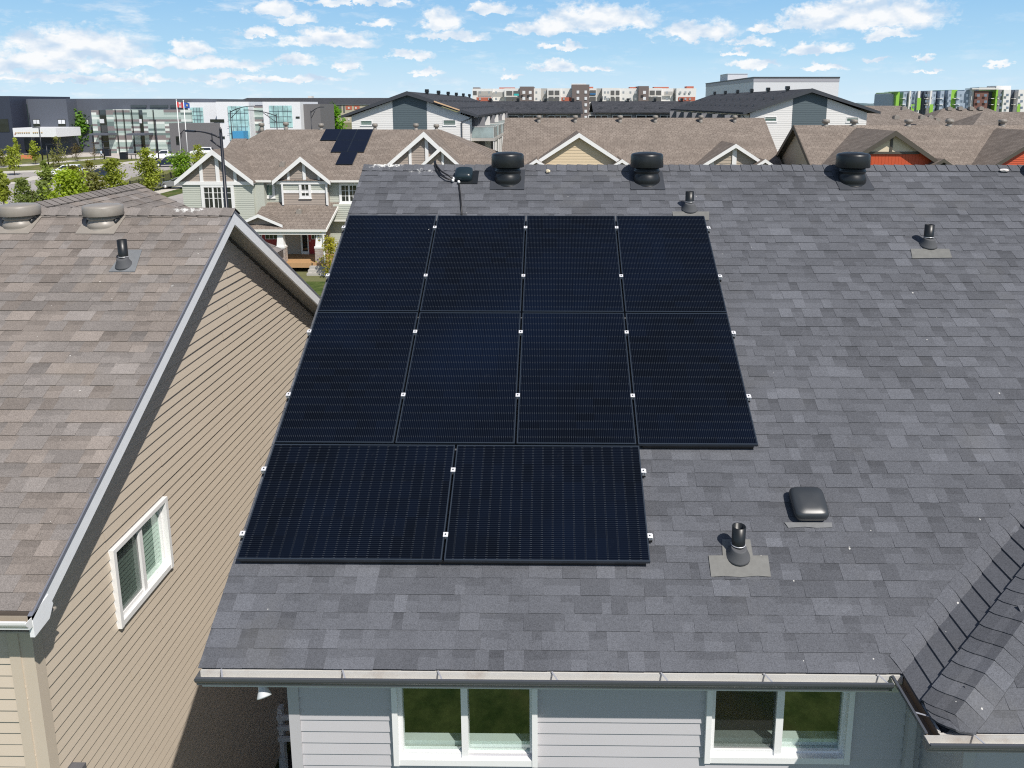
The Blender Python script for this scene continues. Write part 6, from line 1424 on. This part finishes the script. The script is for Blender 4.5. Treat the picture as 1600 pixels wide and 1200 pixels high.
# ------------------------------------------------------------------ cars
def car(label, p, rz, m, kind='sedan', scale=1.0):
    p = V(p); t = thing("parked_car" if kind != 'pickup' else "pickup_truck", label, "car" if kind != 'pickup' else "truck", (p.x, p.y, .02), None, rz)
    L, W = 4.6, 1.8
    if kind == 'pickup':
        L, W = 5.6, 1.95; low = [(-2.8, .5), (-2.8, 1.15), (.2, 1.18), (.35, 1.2), (1.5, 1.16), (2.55, 1.08), (2.8, .95), (2.8, .45)]; cab = [(-.75, 1.18), (-.6, 1.86), (.55, 1.88), (1.45, 1.17)]
    elif kind == 'suv': low = [(-2.2, .4), (-2.25, .95), (-1.9, 1.05), (1.0, 1.05), (2.0, .95), (2.25, .8), (2.25, .35)]; cab = [(-2.1, 1.04), (-1.75, 1.66), (.1, 1.70), (1.05, 1.05)]
    else: low = [(-2.25, .38), (-2.3, .85), (-1.9, .95), (1.0, .95), (2.0, .82), (2.28, .68), (2.28, .33)]; cab = [(-1.75, .94), (-1.0, 1.42), (.1, 1.44), (1.1, .95)]
    def loft(prof, w0, w1, zlo, zhi):
        b = MB(); n = len(prof); secs = [(-1, .93), (-.93, 1), (.93, 1), (1, .93)]
        ks = []
        for s, f in secs:
            ks.append(len(b.v))
            for (x, z) in prof:
                k = (z-zlo)/(zhi-zlo+1e-6); wd = w0+(w1-w0)*k; b.v.append((x*(.985 if f < 1 else 1), s*wd/2, zlo+(z-zlo)*f if z > zlo else z))
        for a, c in zip(ks, ks[1:]):
            for j in range(n): b.f.append((a+j, c+j, c+(j+1) % n, a+(j+1) % n)); b.c.append(1.0); b.sm.append(False)
        b.f.append(tuple(range(ks[0], ks[0]+n))); b.f.append(tuple(range(ks[-1], ks[-1]+n))[::-1]); b.c += [1.0, 1.0]; b.sm += [False, False]
        return b
    def put(b, name, mm, par=t):
        o = b.build(name, mm); o.parent = par; return o
    put(loft(low, W, W*.93, .33, 1.2), "body", m)
    put(loft(cab, W*.9, W*.72, cab[0][1], cab[1][1]), "cabin", m)
    xs, xe = cab[0][0], cab[3][0]; zs, z1 = cab[0][1], cab[1][1]
    def pane(pts, name="window"): b = MB(); b.poly(pts); put(b, name, M_dg)
    for s in (-1, 1):
        y0, y1 = s*(W*.45+.006), s*(W*.36+.022); pts = [(cab[0][0]+.25, y0, zs+.06), (cab[3][0]-.25, y0, zs+.06), (cab[2][0]-.02, y1, z1-.08), (cab[1][0]+.08, y1, z1-.08)]; pane(pts if s < 0 else pts[::-1])
    f = lambda a, b_, k: (a[0]+(b_[0]-a[0])*k, a[1]+(b_[1]-a[1])*k)
    for a, c, sg in ((cab[3], cab[2], 1), (cab[0], cab[1], -1)):
        lo, hi = f(a, c, .1), f(a, c, .9); e = .025*sg; pts = [(lo[0]+e, -W*.40, lo[1]+.02), (lo[0]+e, W*.40, lo[1]+.02), (hi[0]+e, W*.33, hi[1]+.02), (hi[0]+e, -W*.33, hi[1]+.02)]; pane(pts if sg > 0 else pts[::-1], "windscreen")
    for x in (-L*.30, L*.31):
        for s in (-1, 1):
            b = MB(); b.lathe([(.2, -.1), (.33, -.1), (.34, -.06), (.34, .06), (.33, .1), (.2, .1)], (x, s*(W/2-.12), .34), 16, (0, 1, 0)); w = put(b, "wheel", M_rubber if False else M_rail)
            b = MB(); b.lathe([(.2, 0), (.2, .02), (.0, .03)], (x, s*(W/2-.02), .34), 10, (0, s, 0)); put(b, "rim", M_alu, w)
    for s in (-1, 1):
        b = MB(); b.box((L/2-.12, s*W*.36-.18, .64 if kind != 'pickup' else .86), (L/2-.0+.004, s*W*.36+.18, .76 if kind != 'pickup' else 1.02)); put(b, "headlight", M_ltblue)
        b = MB(); b.box((-L/2-.01, s*W*.4-.12, .72), (-L/2+.1, s*W*.4+.12, .9)); put(b, "tail_light", mat("tail_red", (.3, .01, .01), .3))
    b = MB(); b.box((L/2-.05, -.45, .48), (L/2+.012, .45, .62)); put(b, "grille", M_rail)
    if kind == 'pickup':
        b = MB(); b.box((-2.72, -.8, 1.16), (-.85, .8, 1.19)); put(b, "bed", M_rail)
    return t
M_cw = mat("car_white", (.78, .79, .80), .25, var=.02, spec=.6); M_cn = mat("car_navy", (.012, .018, .035), .2, var=.05, spec=.7); M_cg = mat("car_grey", (.20, .21, .22), .25, var=.03)
car("white car behind the lime bush, nose to the left", atg(104, 275.5), radians(192), M_cw, 'suv')
car("dark blue car half hidden behind the olive tree", atg(158, 279), radians(200), M_cn)
car("dark navy pickup parked in the lot beside the lime tree at the fence", atg(263, 260.5), radians(205), M_cn, 'suv')
car("white pickup truck parked left of the bright green tree", atg(259, 250), radians(200), M_cw, 'pickup')
car("white van like car just left of the white gable peak, farther back", atg(317, 243), radians(190), M_cw, 'suv')
car("silver grey car just left of the white gable peak, nearer one", atg(313, 252), radians(190), M_cg)
car("grey car half hidden behind the left end of the white gable", atg(281, 294.5), radians(188), M_cg)

# ------------------------------------------------------------------ person walking on the plaza
def person():
    p = atg(159, 248); t = thing("person", "person in a pale blue top and dark trousers walking across the school plaza", "person", p)
    J = {'pel': (0, 0, .95), 'che': (.02, 0, 1.32), 'nk': (.03, 0, 1.50), 'hd': (.05, 0, 1.62), 'tp': (.05, 0, 1.74), 'lh': (.0, .09, .92), 'lk': (.16, .10, .50), 'la': (.20, .10, .09), 'lt': (.34, .10, .04), 'rh': (0, -.09, .92), 'rk': (-.05, -.10, .50), 'ra': (-.30, -.10, .14), 'rt': (-.18, -.10, .05),
         'ls': (.02, .19, 1.43), 'le': (-.10, .24, 1.15), 'lw': (.02, .25, .93), 'lhd': (.08, .25, .84), 'rs': (.02, -.19, 1.43), 're': (.08, -.24, 1.15), 'rw': (.24, -.24, 1.0), 'rhd': (.32, -.24, .95)}
    R = {'pel': .15, 'che': .155, 'nk': .055, 'hd': .10, 'tp': .075, 'lh': .09, 'lk': .062, 'la': .042, 'lt': .035, 'rh': .09, 'rk': .062, 'ra': .042, 'rt': .035, 'ls': .06, 'le': .045, 'lw': .03, 'lhd': .035, 'rs': .06, 're': .045, 'rw': .03, 'rhd': .035}
    ed = [('pel', 'che'), ('che', 'nk'), ('nk', 'hd'), ('hd', 'tp'), ('pel', 'lh'), ('lh', 'lk'), ('lk', 'la'), ('la', 'lt'), ('pel', 'rh'), ('rh', 'rk'), ('rk', 'ra'), ('ra', 'rt'), ('che', 'ls'), ('ls', 'le'), ('le', 'lw'), ('lw', 'lhd'), ('che', 'rs'), ('rs', 're'), ('re', 'rw'), ('rw', 'rhd')]
    ks = list(J); me = bpy.data.meshes.new("body"); me.from_pydata([J[k] for k in ks], [(ks.index(a), ks.index(b_)) for a, b_ in ed], [])
    o = bpy.data.objects.new("body", me); COL.objects.link(o); o.parent = t
    sk = o.modifiers.new("skin", 'SKIN')
    for i, k in enumerate(ks): me.skin_vertices[0].data[i].radius = (R[k], R[k]*(.85 if k in ('pel', 'che') else 1)); me.skin_vertices[0].data[i].use_root = (k == 'pel')
    o.modifiers.new("sub", 'SUBSURF').levels = 1; o.modifiers["sub"].render_levels = 1
    m, nt, bs_, out = _new("clothed_figure"); tc = N(nt, "ShaderNodeTexCoord"); sp = N(nt, "ShaderNodeSeparateXYZ"); nt.links.new(tc.outputs['Object'], sp.inputs[0]); z = sp.outputs[2]
    c = mixc(nt, math_(nt, 'GREATER_THAN', z, .96), (.04, .045, .06), (.50, .60, .70)); c = mixc(nt, math_(nt, 'GREATER_THAN', z, 1.52), c, (.45, .28, .20)); nt.links.new(c, bs_.inputs['Base Color']); me.materials.append(m)
    b = MB(); b.lathe([(.085, 0), (.108, .05), (.10, .10), (.05, .135), (0, .14)], (p.x+.035, p.y, p.z+1.64), 12); b.build("hair", mat("dark_hair", (.03, .02, .015), .6), t)
person()

# ------------------------------------------------------------------ fence between the two houses
nf = thing("yard_fence", "white rail fence in the shade between the tan house and the grey house", "fence", (-3.2, 10.2, 0))
b = MB()
for z in (.66, .86, 1.04): b.box((-4.3, 10.18, z), (-2.2, 10.22, z+.07)); 
b.build("rail", M_white, nf)
for x in (-4.25, -3.25, -2.25): b = MB(); b.box((x-.05, 10.23, 0), (x+.05, 10.33, 1.2)); b.build("post", M_white, nf)
